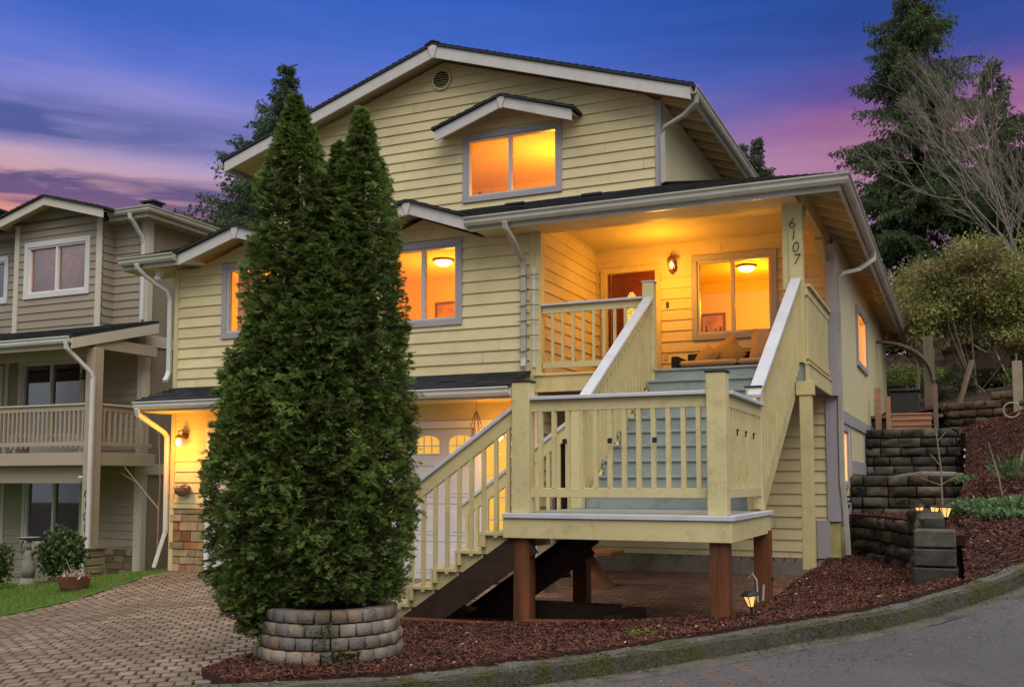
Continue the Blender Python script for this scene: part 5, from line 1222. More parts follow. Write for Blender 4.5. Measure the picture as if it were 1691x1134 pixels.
lantern((-6.30, YF-.14, .72), 'lit jar wall lantern over the glazed side entrance, seen through the stair rail', 24, True)
t_ = thing('hanging_ornament', (-6.57, 13.45, 1.21), 'beaded wire ornament hanging from the skirt roof by the stair rail', 'ornament')
mb = MB().tube([(0,0,0),(0,0,-.18)], .004, 4)
for k in range(8):
    a = k*math.pi/4; mb.tube([(0,0,-.14),(.05*math.cos(a),.05*math.sin(a),-.26),(.085*math.cos(a),.085*math.sin(a),-.38),(.03*math.cos(a),.03*math.sin(a),-.46)], .006, 4)
    for q in range(5): u = q/4; mb.lathe((( .03+.055*u)*math.cos(a),(.03+.055*u)*math.sin(a),-.20-.18*u), [(.002,-.012),(.012,0),(.002,.012)], 5)
mb.build('wire_frame', WIRE, t_, local=True)
t_ = thing('wall_basket', (-12.46, YF-.02, -.10), 'small brown half round wall basket under the left garage lantern', 'basket')
MB().lathe((0,-.10,-.15), [(.03,0),(.10,.03),(.15,.09),(.17,.15),(.15,.15),(.12,.08)], 16, 1, .65).build('bowl', WIRE, t_, local=True)
Q = RNG.normal(size=(260,3))*np.array([.07,.045,.02])+np.array([0,-.10,.015]); leafmesh('dry_moss', Q, RNG.normal(size=(260,3))*.03, RNG.normal(size=(260,3))*.006, LITTER, t_)
# porch sofa and pillows
t_ = thing('porch_sofa', (-3.15, 16.1, FL), 'dark wicker porch sofa with tan seat cushions below the window', 'sofa'); t_.scale = (1,1,.80)
MB().box(-.95,.95,.30,.42,.08,.66).build('backrest', DKSOFA, t_, local=True, bevel=.02); MB().box(-.95,.95,-.35,.30,.10,.30).build('seat_base', DKSOFA, t_, local=True, bevel=.02)
for x in (-1.0, .98): MB().box(x-.05,x+.07,-.38,.42,.0,.52).build('armrest', DKSOFA, t_, local=True, bevel=.02)
for x in (-.47, .47): MB().box(x-.46,x+.46,-.36,.28,.30,.42).build('seat_cushion', PILA, t_, local=True, bevel=.04)
def pillow(name, loc, w, h, m, tilt, roll, label):
    V = []; F = []; n = 9
    for sgn in (1,-1):
        for i in range(n):
            for j in range(n):
                u, v = i/(n-1)*2-1, j/(n-1)*2-1; b = (1-abs(u)**2.6)*(1-abs(v)**2.6); pin = 1-.08*(1-abs(u))*abs(v)**3-.08*(1-abs(v))*abs(u)**3
                V.append((u*w/2*(pin), sgn*.11*b**.6, v*h/2*(pin)))
    for s_ in (0,1):
        for i in range(n-1):
            for j in range(n-1): k = s_*n*n+i*n+j; F.append((k,k+1,k+n+1,k+n) if s_ else (k,k+n,k+n+1,k+1))
    o = npmesh(name, V, F, m, smooth=True); o.location = loc; o.rotation_euler = (R(tilt), R(roll), R(6)); return tag(o, label, 'pillow', 'pillows on the porch sofa')
pillow('pillow', (-2.72, 16.22, FL+.56), .62, .56, PILA, -14, 4, 'large square pale tan pillow standing at the right of the porch sofa')
pl_ = pillow('pillow', (-3.42, 16.18, FL+.47), .56, .46, PILB, -18, -33, 'ochre pillow slumped against the larger tan one on the porch sofa')
pillow('pillow', (-3.70, 16.05, FL+.40), .40, .34, PILB, -30, -52, 'small ochre bolster pillow lying at the left arm of the porch sofa')

# ---------------------------------------------------------------- path lights
def path_light(loc, label, tilt=(0,0), s=.86, first=[None]):
    if first[0] is None:
        t_ = thing('path_light', loc, label, 'path light', 'small path lights in the bark beds')
        MB().tube([(0,0,-.06),(0,0,.10)], [.008,.012], 8).build('stake', BLK, t_, local=True)
        MB().lathe((0,0,.10), [(.016,0),(.032,.012),(.072,.125),(.055,.128)], 6).build('lamp_glass', PATHG, t_, local=True)
        mb = MB().lathe((0,0,.228), [(.098,-.006),(.098,.008),(.055,.030),(.02,.036)], 6)
        for j in range(6): a = j*math.pi/3; mb.tube([(.032*math.cos(a),.032*math.sin(a),.112),(.076*math.cos(a),.076*math.sin(a),.228)], .005, 4)
        mb.lathe((0,0,.085), [(.014,0),(.036,.012),(.036,.024)], 6); mb.build('lamp_cap', BLK, t_, local=True); first[0] = t_
    else:
        t_ = first[0].copy(); COL.objects.link(t_)
        for ch in first[0].children: c = ch.copy(); COL.objects.link(c); c.parent = t_
        t_.location = loc; t_['label'] = label
    t_.rotation_euler = (R(tilt[0]), R(tilt[1]), random.uniform(0,1)); t_.scale = (s,s,s); return t_
def gz(h, x, y): return float(h(x, y)[0])
p = at(1243,1032,8.9); path_light((p[0],p[1],gz(bed,p[0],p[1])+.02), 'lit path light near the kerb beside the front landing post', (4,-7))
p = at(1264,992,10.6); path_light((p[0],p[1],gz(bed,p[0],p[1])+.04), 'lit path light behind the back landing post, half hidden by a garden hook', (-8,12), .8)
TZ = -.53
for px, py, fw_, lab, tl in ((1520,856,13.2,'dim path light tucked against the block wall',(3,-6)),(1541,862,12.6,'bright path light tilted outward on the terrace of the block wall',(-6,12)),(1562,874,11.0,'upright path light standing on the end pier of the block wall',(0,2))):
    p = at(px,py,fw_); path_light((p[0],p[1],TZ+.02 if fw_ > 12 else -.47), lab, tl)
p = at(1252,1010,10.2); t_ = MB().tube([(p[0],p[1],-1.2),(p[0]-.01,p[1],-.98),(p[0]-.05,p[1],-.92),(p[0]-.09,p[1],-.96)], .010, 6).tube([(p[0]+.05,p[1],-1.18),(p[0]+.06,p[1],-1.02)], .012, 6).build('garden_hook', mat('dull_white_metal', (.45,.43,.42), .5, .1, 5, 0, 10)); tag(t_, 'bent pale metal garden hook sticking up beside the back path light', 'garden hook')

# ---------------------------------------------------------------- retaining walls and terraces at the right
def block_wall(name, pts, z0, z1, label, ch=.185, bl=.40, dep=.28, group='dark block retaining walls', m=BLOCK, rough=.032, step=.012):
    """courses of split-face blocks along a plan polyline; faces to the right of travel"""
    pts = [Vector((p[0],p[1])) for p in pts]; seg = [(pts[i+1]-pts[i]).length for i in range(len(pts)-1)]; T = sum(seg)
    def A(u):
        u = min(max(u,0),T-1e-6); i = 0
        while u > seg[i]: u -= seg[i]; i += 1
        d = (pts[i+1]-pts[i]).normalized(); return pts[i]+d*u, Vector((d.y,-d.x)), u
    f0 = z0 if callable(z0) else (lambda u: z0); f1 = z1 if callable(z1) else (lambda u: z1)
    V = []; F = []; c = 0; zb = min(f0(0), f0(T)); zt = max(f1(0), f1(T))
    while zb+c*ch < zt-.02:
        u = -random.uniform(0, bl)
        while u < T:
            l = bl*random.uniform(.75,1.2); a, b = max(u,0), min(u+l,T); u += l
            if b-a < .05: continue
            if zb+c*ch > f1((a+b)/2)-.03 or zb+(c+1)*ch < f0((a+b)/2)-.15: continue
            nx = 5; nz = 4; SX = (0,.06,.33,.66,.94,1); SZ = (0,.10,.5,.90,1); set_ = -c*step+random.uniform(-.03,.02); k = len(V); g = .018
            (pa, na, _), (pb, nb_, _) = A(a+.007), A(b-.007)
            for j in range(nz+1):
                for i in range(nx+1):
                    s_, t_ = SX[i], SZ[j]; p = pa.lerp(pb, s_); nn = na.lerp(nb_, s_); edge = (i in (0,nx)) or (j in (0,nz))
                    o_ = set_ - (.030 if edge else 0) + (0 if edge else random.gauss(.012, rough))
                    z = zb+c*ch+g/2+(ch-g)*t_ + (0 if edge else random.gauss(0,.006))
                    V.append((p.x+nn.x*o_, p.y+nn.y*o_, z))
            for j in range(nz):
                for i in range(nx): q = k+j*(nx+1)+i; F.append((q,q+1,q+nx+2,q+nx+1))
            k2 = len(V)
            for p_, n_ in ((pa,na),(pb,nb_)):
                for z in (zb+c*ch+g/2, zb+(c+1)*ch-g/2): V.append((p_.x-n_.x*dep, p_.y-n_.y*dep, z))
            tl, tr = k+nz*(nx+1), k+nz*(nx+1)+nx
            F += [(tl,tr,k2+3,k2+1), (k,k2,k2+2,k+nx), (k,tl,k2+1,k2), (k+nx,k2+2,k2+3,tr)]
        c += 1
    o = npmesh(name, V, F, m); tag(o, label, 'retaining wall', group)
    bk_ = MB()
    for i in range(len(pts)-1):
        a, b = pts[i], pts[i+1]; d = (b-a).normalized(); q = Vector((-d.y, d.x))*.17; u0 = sum(seg[:i]); 
        bk_.add([(a.x+q.x,a.y+q.y,f0(u0)-.3),(b.x+q.x,b.y+q.y,f0(u0)-.3),(b.x+q.x,b.y+q.y,f1(u0+seg[i]*.5)-.05),(a.x+q.x,a.y+q.y,f1(u0+seg[i]*.5)-.05)], [(0,1,2,3)])
    bk_.build('wall_core', SOIL, o); return o
block_wall('retaining_wall', [(-1.74,17.62),(-1.2,16.5),(-.66,15.0),(-.50,13.4),(-.44,10.85)], lambda u: -1.28+max(0,u-4.4)*.09, lambda u: -.60 if u < 2.6 else -.50, 'lowest dark block retaining wall, bending from the house corner out to the kerb pier')
block_wall('retaining_wall', [(-1.74,18.15),(.06,18.1),(.12,19.5)], -.62, .03, 'middle dark block retaining wall beside the lower side window')
block_wall('retaining_wall', [(-1.74,21.35),(.06,21.3),(.10,22.4)], -.05, .92, 'topmost dark block retaining wall below the wooden garden steps')
wl = block_wall('retaining_wall', [(-.36,24.0),(-.30,23.25),(1.15,22.35),(3.1,21.1)], lambda u: 1.0, lambda u: 1.60+.06*u, 'curved brown block wall around the raised shrub bed', ch=.17, bl=.30)
p_ = thing('block_pier', (-.24, 10.55, -1.0), 'end pier of smooth grey blocks beside the mossy kerb, a path light on it', 'pier')
for i, (w, z0, z1) in enumerate(((.44,-1.16,-.99),(.40,-.99,-.80),(.37,-.80,-.625),(.37,-.625,-.45))):
    MB().box(-.245-w/2+(.05 if i == 0 else 0), -.245+w/2+(.05 if i == 0 else 0), 10.38-.03*(3-i), 10.80, z0+.006, z1-.006).build('pier_block', mat('grey_cast_block_%d' % i, ((.060,.055,.047),(.045,.041,.036),(.060,.055,.048),(.095,.087,.075))[i], .9, .4, 5, 1.0, 30, dirt='#231f19', dirtamt=.8, dscale=4), p_, bevel=.014)
T1 = [(-1.74,17.7),(-1.2,16.62),(-.60,15.1),(-.42,13.4),(-.36,10.9),(.02,10.7),(.03,18.05),(-1.74,18.1)]
patch('terrace_mulch_bed', T1, lambda x, y: TZ+0*x, .3, MULCHB, 0, .1, jitter=.008); chips('bark_mulch', T1, lambda x, y: TZ+0*x, 5000, .01, 'dark red bark mulch on the small terrace holding three path lights')
patch('upper_terrace', [(-1.74,18.2),(.05,18.2),(.08,21.3),(-1.74,21.35)], lambda x, y: 0*x, .5, SOIL, .0)
V = []; pts = [(-1.15,18.6),(-.6,18.45),(-.1,18.55),(.02,18.9),(-.3,19.3),(-.9,19.2)]
sl_ = MB().slab([(x,y,.10+.10*math.sin((x+1.15)*2.2)) for x,y in pts], .09).build('stone_slab', CONC, bevel=.02); tag(sl_, 'long curved flat stone slab resting on the middle block wall', 'stone slab')
# wooden garden steps, bin, arbour
gs = thing('garden_steps', (-.92, 22.3, .9), 'short flight of cedar plank garden steps above the topmost block wall', 'steps')
for k in range(4):
    y = 21.75+.34*k; z = 1.05+.135*k
    MB().box(-1.32, -.50, y, y+.36, z-.035, z+.0).build('tread', CEDAR, gs, bevel=.006); MB().box(-1.30, -.52, y+.03, y+.06, z-.14, z-.036).build('riser', CEDAR, gs)
MB().box(-1.9,-.3,23.15,24.2,1.38,1.44).build('top_landing', FENCEW, gs)
def wpost(x0, x1, y, z0, z1, label, m=FENCEW, top=None):
    o = MB().box(x0, x1, y, y+.10, z0, z1).build('wooden_post', m, bevel=.006); return tag(o, label, 'post', 'wooden posts by the garden steps')
wpost(-1.36,-1.27,21.9,.75,1.75,'short brown post at the left foot of the garden steps', CEDAR)
wpost(-.46,-.37,21.75,.7,1.95,'slim dark post with a pale top at the right of the garden steps')
wpost(-1.62,-1.50,22.6,.9,2.0,'brown post close to the house wall behind the garden steps', CEDAR)
p = at(1681,640,20.0); wpost(p[0]-.09,p[0]+.09,p[1],1.25,2.42,'thick pale weathered post at the right end of the curved block wall', mat('pale_post', (.26,.23,.17), .8, .2, 5, .3, 50))
ar = thing('garden_arbour', (-.7, 25.5, 1.5), 'grey wooden arbour with a curved beam beyond the side eave', 'arbour')
MB().box(-.72,-.50,25.3,25.45,1.4,3.40).build('post', FENCEW, ar, bevel=.01); MB().box(-.72,-.50,26.9,27.05,1.4,3.3).build('post', FENCEW, ar)
mb = MB(); pts = [(-1.75+1.25*math.sin(a), 25.28, 2.38+.95*math.cos(a)) for a in np.linspace(R(-5), R(92), 12)]
for a, b in zip(pts[:-1], pts[1:]): mb.beam(a, b, .06, .14, up=(0,-1,0.01))
mb.build('curved_beam', FENCEW, ar, bevel=.004); None
MB().beam((-.05,24.6,1.5),(.32,24.9,2.75),.09,.07).build('leaning_brace', mat('pale_brace', (.17,.13,.085), .8, .2, 5, .3, 50), ar)
b_ = thing('rubbish_bin', (-1.05, 24.3, 1.3), 'dark lidded bin standing at the top of the garden steps', 'bin'); MB().box(-1.40,-.80,24.1,24.6,1.42,2.02).build('body', ROCKL, b_, bevel=.02); MB().box(-1.44,-.76,24.06,24.64,2.02,2.09).build('lid', BLK, b_, bevel=.02)
p = at(1671,690,18.8); o = MB().tube([(p[0]+.14*math.cos(a), p[1], p[2]+.15+.14*math.sin(a)) for a in np.linspace(0, 6.0, 20)], .016, 6).build('garden_hose', mat('pale_hose', (.30,.27,.22), .6, .1, 5, 0, 10)); tag(o, 'coil of pale garden hose lying against the curved block wall', 'hose')
# stakes and young whips
for (x0,y0,x1,y1,fw_,lab,br_) in ((1545,705,1557,842,13.2,'thin bare sapling stem rising from the path light terrace',True),(1632,730,1660,842,12.5,'bent dry stalk leaning over the ground cover',False)):
    a, b = at(x0,y0,fw_), at(x1,y1,fw_); a, b = Vector(a), Vector(b); mb = MB().tube([b-Vector((0,0,.1)), b, b.lerp(a,.5)+Vector((.02,0,0)), a], [.016,.014,.011,.006], 6)
    if br_:
        for u, s_ in ((.30,.22),(.55,-.1),(.82,.12),(.9,-.08)): c = b.lerp(a,u); mb.tube([c, c+Vector((s_,.02,.14))], [.007,.004], 5)
        c = b.lerp(a,.30); mb.tube([c, c+Vector((-.24,.0,.10))], [.007,.004], 5)
    o = mb.build('sapling_stake', TWIG); tag(o, lab, 'sapling')
# ground cover on the slope
for (px,py,fw_,blobs,n,lab) in ((1632,832,12.2,[(0,0,.08,.42,.3,.11),(-.30,.1,.06,.22,.2,.10),(.38,.1,.10,.25,.3,.13)],2300,'mound of pale green ground cover on the slope beside the path lights'),(1652,868,11.0,[(0,0,.05,.26,.16,.06)],700,'small flat patch of pale green ground cover below the larger mound'),(1592,770,16.0,[(0,0,.06,.18,.15,.07)],220,'tiny green weed tuft at the edge of the block walls')):
    p = at(px,py,fw_); cloud('ground_cover_plant', (p[0],p[1],gz(hill,p[0],p[1])), blobs, n, .055, GCOV, lab, 'plant', 'ground cover plants', w=.38)
p = at(1055,1068,8.25); cloud('ground_cover_plant', (p[0]-.0,p[1]+.10,gz(bed,p[0],p[1])), [(0,0,.02,.16,.06,.035)], 260, .03, YGL, 'yellow green sprig lying on the kerb edge in front of the landing', 'plant', 'ground cover plants', w=.35)
p = at(1655,802,14); o = cloud('spiky_plant', (p[0]+.1,p[1],gz(hill,p[0],p[1])), [(0,0,.12,.18,.18,.12)], 90, .26, GCOV, 'spiky grey green plant at the right edge of the slope', 'plant', w=.07, updir=1.2)
p = at(882,965,15.5); cloud('dry_plant', (p[0],p[1],-1.5), [(0,0,.28,.18,.18,.22)], 260, .14, LITTER, 'dried straw coloured plant in a dark pot under the stair', 'plant', w=.10, updir=-.8); 
p = at(835,962,15.0); t_ = MB().lathe((p[0],p[1],-1.5), [(.16,0),(.22,.05),(.24,.16),(.20,.18)], 14).build('basket_planter', WIRE); tag(t_, 'round dark wicker basket standing on the ground behind the stair stringer', 'basket')
p = at(882,965,15.5); t_ = MB().lathe((p[0],p[1],-1.52), [(.12,0),(.16,.1),(.18,.24),(.15,.25)], 14).build('plant_pot', ROCKL); tag(t_, 'dark pot holding the dried straw coloured plant under the stair', 'pot')

# ---------------------------------------------------------------- shrubs and trees beyond the house
def gy(px, fw_): p = at(px, 600, fw_); return p[0], p[1], gz(back, p[0], p[1])
x, y, z = gy(1612, 25.5); bz = 2.15
stems = []
for i in range(11):
    a = random.uniform(0,6.28); s = random.uniform(.4,1.5); stems.append(([(random.gauss(0,.15),random.gauss(0,.15),-.1),(math.cos(a)*s*.45,math.sin(a)*s*.4,.7),(math.cos(a)*s,math.sin(a)*s*.8,1.7),(math.cos(a)*s*1.2,math.sin(a)*s,2.6)], [.035,.028,.018,.008]))
blobs = [(random.uniform(-1.5,1.6), random.uniform(-.8,.8), random.uniform(1.5,3.7)-.0, random.uniform(.35,.75), random.uniform(.4,.7), random.uniform(.25,.5)) for _ in range(60)]
blobs = [(b[0]*(1.15-.14*(b[2]-1.4)), b[1], b[2]-.35*abs(b[0])*.5, *b[3:]) for b in blobs]
blobs += [(random.gauss(0,.85), random.gauss(0,.5), 3.0+random.uniform(-.5,.9), .10, .10, random.uniform(.25,.5)) for _ in range(70)]+[(random.uniform(-2.0,1.9), random.uniform(-.6,.6), random.uniform(1.6,3.0), random.uniform(.12,.3), .25, random.uniform(.12,.25)) for _ in range(40)]
cloud('olive_shrub', (x,y,bz), blobs, 46000, .085, BSHL, 'large rounded olive and yellow shrub with many bare stems above the curved block wall', 'shrub', stems=stems, stemm=mat('shrub_stem', (.22,.16,.11), .8, .2, 5, .3, 40), w=.34)
x, y, z = gy(1512, 29); cloud('green_shrub', (x,y,1.6), [(0,0,3.6,1.0,.8,.8),(-.6,.2,2.9,.8,.7,.6),(.5,-.1,4.1,.8,.7,.6),(.2,0,2.6,.9,.7,.5),(-.2,.1,4.3,.6,.5,.5)], 9000, .08, BSHL, 'mid green shrub rising behind the end of the side gutter', 'shrub', stems=[([(0,0,-.2),(.05,0,1.5),(0,0,3.6)], [.09,.07,.03])], w=.34)
x, y, z = gy(1588, 24.8); cloud('low_hedge', (x,y,1.60), [(0,0,.3,.8,.5,.35),(.55,.2,.2,.5,.4,.25),(-.4,.2,.6,.45,.45,.4),(-.1,.6,.9,.5,.4,.4)], 7000, .06, DRKG, 'dark green low hedge right behind the curved block wall', 'hedge', w=.35, core=.8)
x, y, z = gy(1475, 33); cloud('yellow_green_hedge', (x,y,2.7), [(-.9,0,.75,.8,.5,.35),(.2,0,.80,.9,.5,.35),(1.2,0,.7,.7,.5,.35)], 4500, .07, YGL, 'clipped yellow green hedge seen under the curved arbour beam', 'hedge', w=.36)
x, y, z = gy(1700, 27); cloud('yellow_green_hedge', (x,y,2.3), [(0,0,.55,.8,.5,.35)], 1500, .07, YGL, 'small bright yellow green hedge behind the thick weathered post', 'hedge', w=.36)
x, y, z = gy(1478, 36); cloud('dark_hedge', (x,y,2.1), [(i*1.0-4, random.uniform(-.4,.4), .6+j*1.2+random.uniform(-.3,.5), 1.1, .8, 1.1) for i in range(13) for j in range(3)], 34000, .13, DRKG, 'dark evergreen hedge in the shade beyond the arbour', 'hedge', w=.3, core=.85)
def fir(px, ytop, fw_, H_, Rad, **kw):
    p = at(px, 0, fw_); zt = (796-ytop)/1660*fw_; z0 = zt-H_; return conifer(kw.pop('name','fir_tree'), (p[0],p[1],z0), H_, Rad, **kw)
fir(1505, -100, 45, 22.7, 5.3, c0=6.4, nlev=100, m=FIRL, label='very tall dark fir with open drooping branches rising past the top of the picture', group='firs behind the houses', droop=.45, dens=760, tw=.23, seed=3, bpl=3, top=.62, thin=.92)
fir(1246, 216, 62, 17, 5.2, c0=2, nlev=90, m=FIRB, label='young fir tip showing above the porch roof beside the main eave', group='firs behind the houses', droop=.22, dens=700, tw=.22, seed=5, bpl=3, top=.9)
fir(1222, 226, 66, 15, 3.4, c0=2, nlev=78, m=FIRB, label='slim grey fir tip half hidden by the main roof eave', group='firs behind the houses', droop=.2, dens=600, tw=.22, seed=8, bpl=3, top=.9)
fir(475, 90, 37, 17.5, 8.2, c0=2, nlev=126, m=FIRB, label='fir with long separate boughs behind the pair of arborvitae, left of the main roof', group='firs behind the houses', droop=.26, dens=700, tw=.19, seed=12, bpl=4, top=.92, thin=.9)
fir(1634, 78, 52, 20, 4.2, c0=4, nlev=108, m=FIRL, label='dark fir whose pointed top stands behind the bare tree', group='firs behind the houses', droop=.3, dens=450, tw=.28, seed=15, bpl=2, top=.7)
fir(1712, 120, 41, 14.5, 4.6, c0=1.5, nlev=102, m=islandmat('cedar_spray', [(.055,.075,.022),(.075,.098,.030),(.040,.058,.018)], .7, 0, vscale=.5, var=.3, trans=.15, clump=((.10,.12,.03), .8, .5)), label='broad yellow green cedar at the right edge behind the bare branches', group='firs behind the houses', droop=.32, dens=500, tw=.24, seed=18, bpl=2, top=.6)
fir(1660, 240, 60, 16, 6, c0=1, nlev=84, m=FIRL, label='low dark fir filling the gap behind the cedar and the olive shrub', group='firs behind the houses', droop=.3, dens=400, tw=.34, seed=21, bpl=2, top=.6)
p = at(1735, 500, 36); bare_tree('bare_tree', (p[0],p[1],3.2), 15.5, 'leafless grey tree with a haze of fine twigs in front of the cedar', 4, spread=.27, depth=6, r0=.07, group='bare trees beyond the garden', lean=(-.10,0,1))
p = at(1672, 500, 34); bare_tree('bare_tree', (p[0],p[1],3.0), 6.5, 'smaller leafless tree leaning left above the olive shrub', 9, spread=.34, depth=5, r0=.045, group='bare trees beyond the garden', lean=(-.25,0,1))

# ---------------------------------------------------------------- the taupe neighbouring house
N = thing('taupe_house', (-18.5, 20, -2.0), 'taupe clapboard house with a balcony and white window trim, cut off at the left', 'house')
NY, NX = 16.8, -16.34
MN, MNB, MNS = MF(NY), MF(16.45), MR(NX)
ND = (-20.17,-18.07,.65,2.88); NL = (-19.90,-18.0,-1.48,.10); NB = (-19.70,-17.66,4.20,5.52); NU = (-23.0,-20.65,4.25,5.4)
mb = MB(); siding(mb, MN, -2.3, 6.0, -25, NX, [hole(ND), hole(NL), hole(NU), (-19.95,-17.4,3.9,5.75)], e=.176); mb.build('front_wall', TAUPE, N)
mb = MB(); siding(mb, MNB, 3.1, 6.35, lambda z: max(-20.0, -18.65-(6.42-z)/.27), lambda z: min(-17.3, -18.65+(6.42-z)/.27), [hole(NB)], e=.176); siding(mb, MR(-17.3), 3.1, 5.9, 16.45, 16.8, e=.176); mb.build('bay_wall', TAUPE, N)
mb = MB(); panel(mb, MNS, NY, 27.5, -2.4, 6.0, g=.2); mb.build('side_wall', TAUP2, N)
mb = MB(); mb.mbox(MN, NX-.15, NX+.01, -2.2, 6.0, 0, .045); mb.mbox(MNS, NY-.02, NY+.15, -2.2, 6.0, 0, .04); mb.mbox(MNB, -17.46, -17.3, 3.1, 5.95, 0, .045); mb.mbox(MNB, -20.02, -19.88, 3.1, 5.95, 0, .045); mb.mbox(MN, -20.62,-20.5,.6,2.9,0,.04); mb.mbox(MN,-20.62,-20.5,-2,.1,0,.04)
mb.split('corner_board', TRIMN, N, bevel=.004)
mb = MB(); mb.mbox(MNS, NY+.15, 27.5, 3.0, 3.25, 0, .03); mb.mbox(MNS, NY+.15, 27.5, .16, .40, 0, .03); mb.split('trim_band', TRIMN, N)
def nroom(w, M, c=None):
    if c: lamp((-18.6, 17.5, 5.0), c, (1,.42,.20), .1, N)  # added lamp, warms the bay blinds in place of a sunset reflection
    room(N, M, w[0]-.3, w[1]+.3, w[2]-.1, w[3]+.1, 1.6, DARKROOM)
window(N, MNB, *NB, trim=.12, trimm=TRIMW, framem=WHITE, glass=GLASSN, blinds=BLIND, mull=-18.70); nroom(NB, MNB, 90)
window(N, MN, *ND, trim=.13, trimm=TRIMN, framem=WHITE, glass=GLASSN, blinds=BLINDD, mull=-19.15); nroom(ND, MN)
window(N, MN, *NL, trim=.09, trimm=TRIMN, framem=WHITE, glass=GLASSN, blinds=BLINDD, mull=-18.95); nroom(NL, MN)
window(N, MN, *NU, trim=.12, trimm=TRIMW, framem=WHITE, glass=GLASSN, mull=False); nroom(NU, MN)
NDoor = MB().mbox(MN, -21.6, -20.7, .62, 2.75, 0, .03).build('balcony_door', TRIMN, N); MB().mbox(MN, -20.98,-20.88,.9,2.3,.03,.036).build('pane', BLK, NDoor)
# roofs
NE = 5.98; mb = MB()
slope_courses(mb, (-25,16.38,NE),(-15.92,16.38,NE),(-25,21,NE+1.3),(-20.5,21,NE+1.3)); slope_courses(mb, (-15.92,16.38,NE),(-15.92,27.6,NE),(-20.5,21,NE+1.3),(-20.5,27.6,NE+1.3)); nr = mb.build('main_roof', SHING, N)
MB().sweep(GUTP, [(-17.05,16.40,NE),(-15.95,16.40,NE),(-15.95,27.6,NE)]).build('gutter', GUT, nr); MB().box(-17.1,-15.97,16.41,16.45,NE-.22,NE-.01).box(-16.0,-15.955,16.45,27.6,NE-.22,NE-.01).split('eave_fascia', GUT, nr)
MB().add([(-25,16.42,NE-.2),(-15.97,16.42,NE-.2),(-15.97,27.6,NE-.2),(-25,27.6,NE-.2)], [(0,1,2,3)]).split('soffit', TAUPD, nr)
MB().box(-17.0,-16.7,17.3,17.6,NE+.28,NE+.42).box(-17.05,-16.65,17.25,17.65,NE+.42,NE+.46).build('roof_vent', BLK, nr)
_H = H; H = N
rake_pair(-18.65, 1.78, 6.44, 5.97, 16.0, 19.2, peak=False, fm=TRIMN, name='bay_gable')
rake_pair(-22.6, 2.1, 6.95, 6.4, 16.3, 20.5, peak=False, fm=TRIMW, name='left_gable')
H = _H
# shed roof over the balcony
PY0, PX1 = 14.45, -15.93
mb = MB(); slope_courses(mb, (-25,PY0,2.90),(PX1,PY0,2.90),(-25,NY-.02,3.52),(PX1,NY-.02,3.52)); pr = mb.build('porch_roof', SHING, N)
MB().slab([(-25,PY0,2.898),(PX1,PY0,2.898),(PX1,NY-.02,3.518),(-25,NY-.02,3.518)], .06).build('shingle_edge', SHEDGE, pr)
MB().mprism(MR(PX1-.03), [(PY0,2.84),(NY-.02,3.46),(NY-.02,3.25),(PY0,2.63)], 0, .035).split('barge_board', TRIMN, pr)
MB().sweep(GUTP, [(-25,PY0+.03,2.87),(PX1-.01,PY0+.03,2.87)]).build('gutter', GUTW, pr); MB().box(-25,PX1-.03,PY0+.035,PY0+.075,2.64,2.85).split('eave_fascia', TAUPD, pr)
MB().add([(-25,PY0+.05,2.66),(PX1-.04,PY0+.05,2.66),(PX1-.04,NY,3.26),(-25,NY,3.26)], [(0,1,2,3)]).split('soffit', TAUPD, pr)
MB().box(-25,-15.98,15.08,15.22,2.55,2.80).box(-16.12,-15.98,15.22,NY,2.72,2.95).build('porch_beam', TAUPD, N)
# balcony
MB().box(-25,-15.95,15.02,NY,.34,.60).build('balcony_floor', TAUPD, N, bevel=.006)
MB().box(-25,-16.1,15.22,15.30,-.02,.34).build('header_panel', TAUPE, N)
def nrail(p, q, nb):
    global ST
    r_ = railing(N, p, q, (.78,.78), (1.60,1.60), nb, m=TAUPD, cap=TRIMN, bw=.045, capw=.13, endgap=.04, name='balcony_railing'); return r_
nrail((-19.6,15.08), (-16.14,15.08), 27); nrail((-15.99,15.25), (-15.99,NY-.1), 9)
nc = MB().box(-16.14,-15.90,15.0,15.24,-1.34,2.72).build('porch_column', TAUPD, N, bevel=.008)
for ch, z in (('6', -.30), ('1', -.53), ('0', -.76), ('1', -.99)): digit(ch, -16.02, z, 14.995, .23, BLK, nc)
mb = MB()
for c in range(5):
    z = -2.14+c*.16
    for (a, b, f) in ((-16.44,-16.16,0),(-16.16,-15.80,0)):
        mb.box(a+.006+random.uniform(0,.008), b-.006, 14.80+random.uniform(-.012,.012), 15.34, z+.008, z+.152)
mb.build('stone_pier', LEDGEN, N, bevel=.014); MB().box(-16.48,-15.77,14.76,15.38,-1.345,-1.29).build('pier_cap', LEDGEN, N, bevel=.01)
mb = MB()
for c in range(5):
    u = -17.9; z = -2.2+c*.15
    while u < NX-.16: l = random.uniform(.2,.5); mb.mbox(MN, u+.006, min(u+l,NX-.16)-.006, z+.006, z+.144, 0, .05+random.uniform(-.01,.015)); u += l
mb.build('stone_veneer', LEDGEN, N, bevel=.01)
def nd(pts): MB().rtube(pts, .09, .07).build('downspout', GUTW, N, bevel=.01)
nd([(-16.42,16.33,NE-.12),(-16.42,16.35,NE-.22),(-16.40,16.45,NE-.32),(-16.38,16.68,NE-.60),(-16.37,16.72,NE-.72),(-16.37,16.72,3.55)])
nd([(-16.05,14.40,2.76),(-16.05,14.42,2.64),(-16.0,14.6,2.48),(-15.88,14.88,2.20),(-15.86,14.93,2.08),(-15.86,14.93,-1.28),(-15.83,14.85,-1.42),(-15.75,14.70,-1.50),(-15.74,14.68,-2.0)])
nd([(-20.75,16.3,4.1),(-20.75,16.6,3.7)])
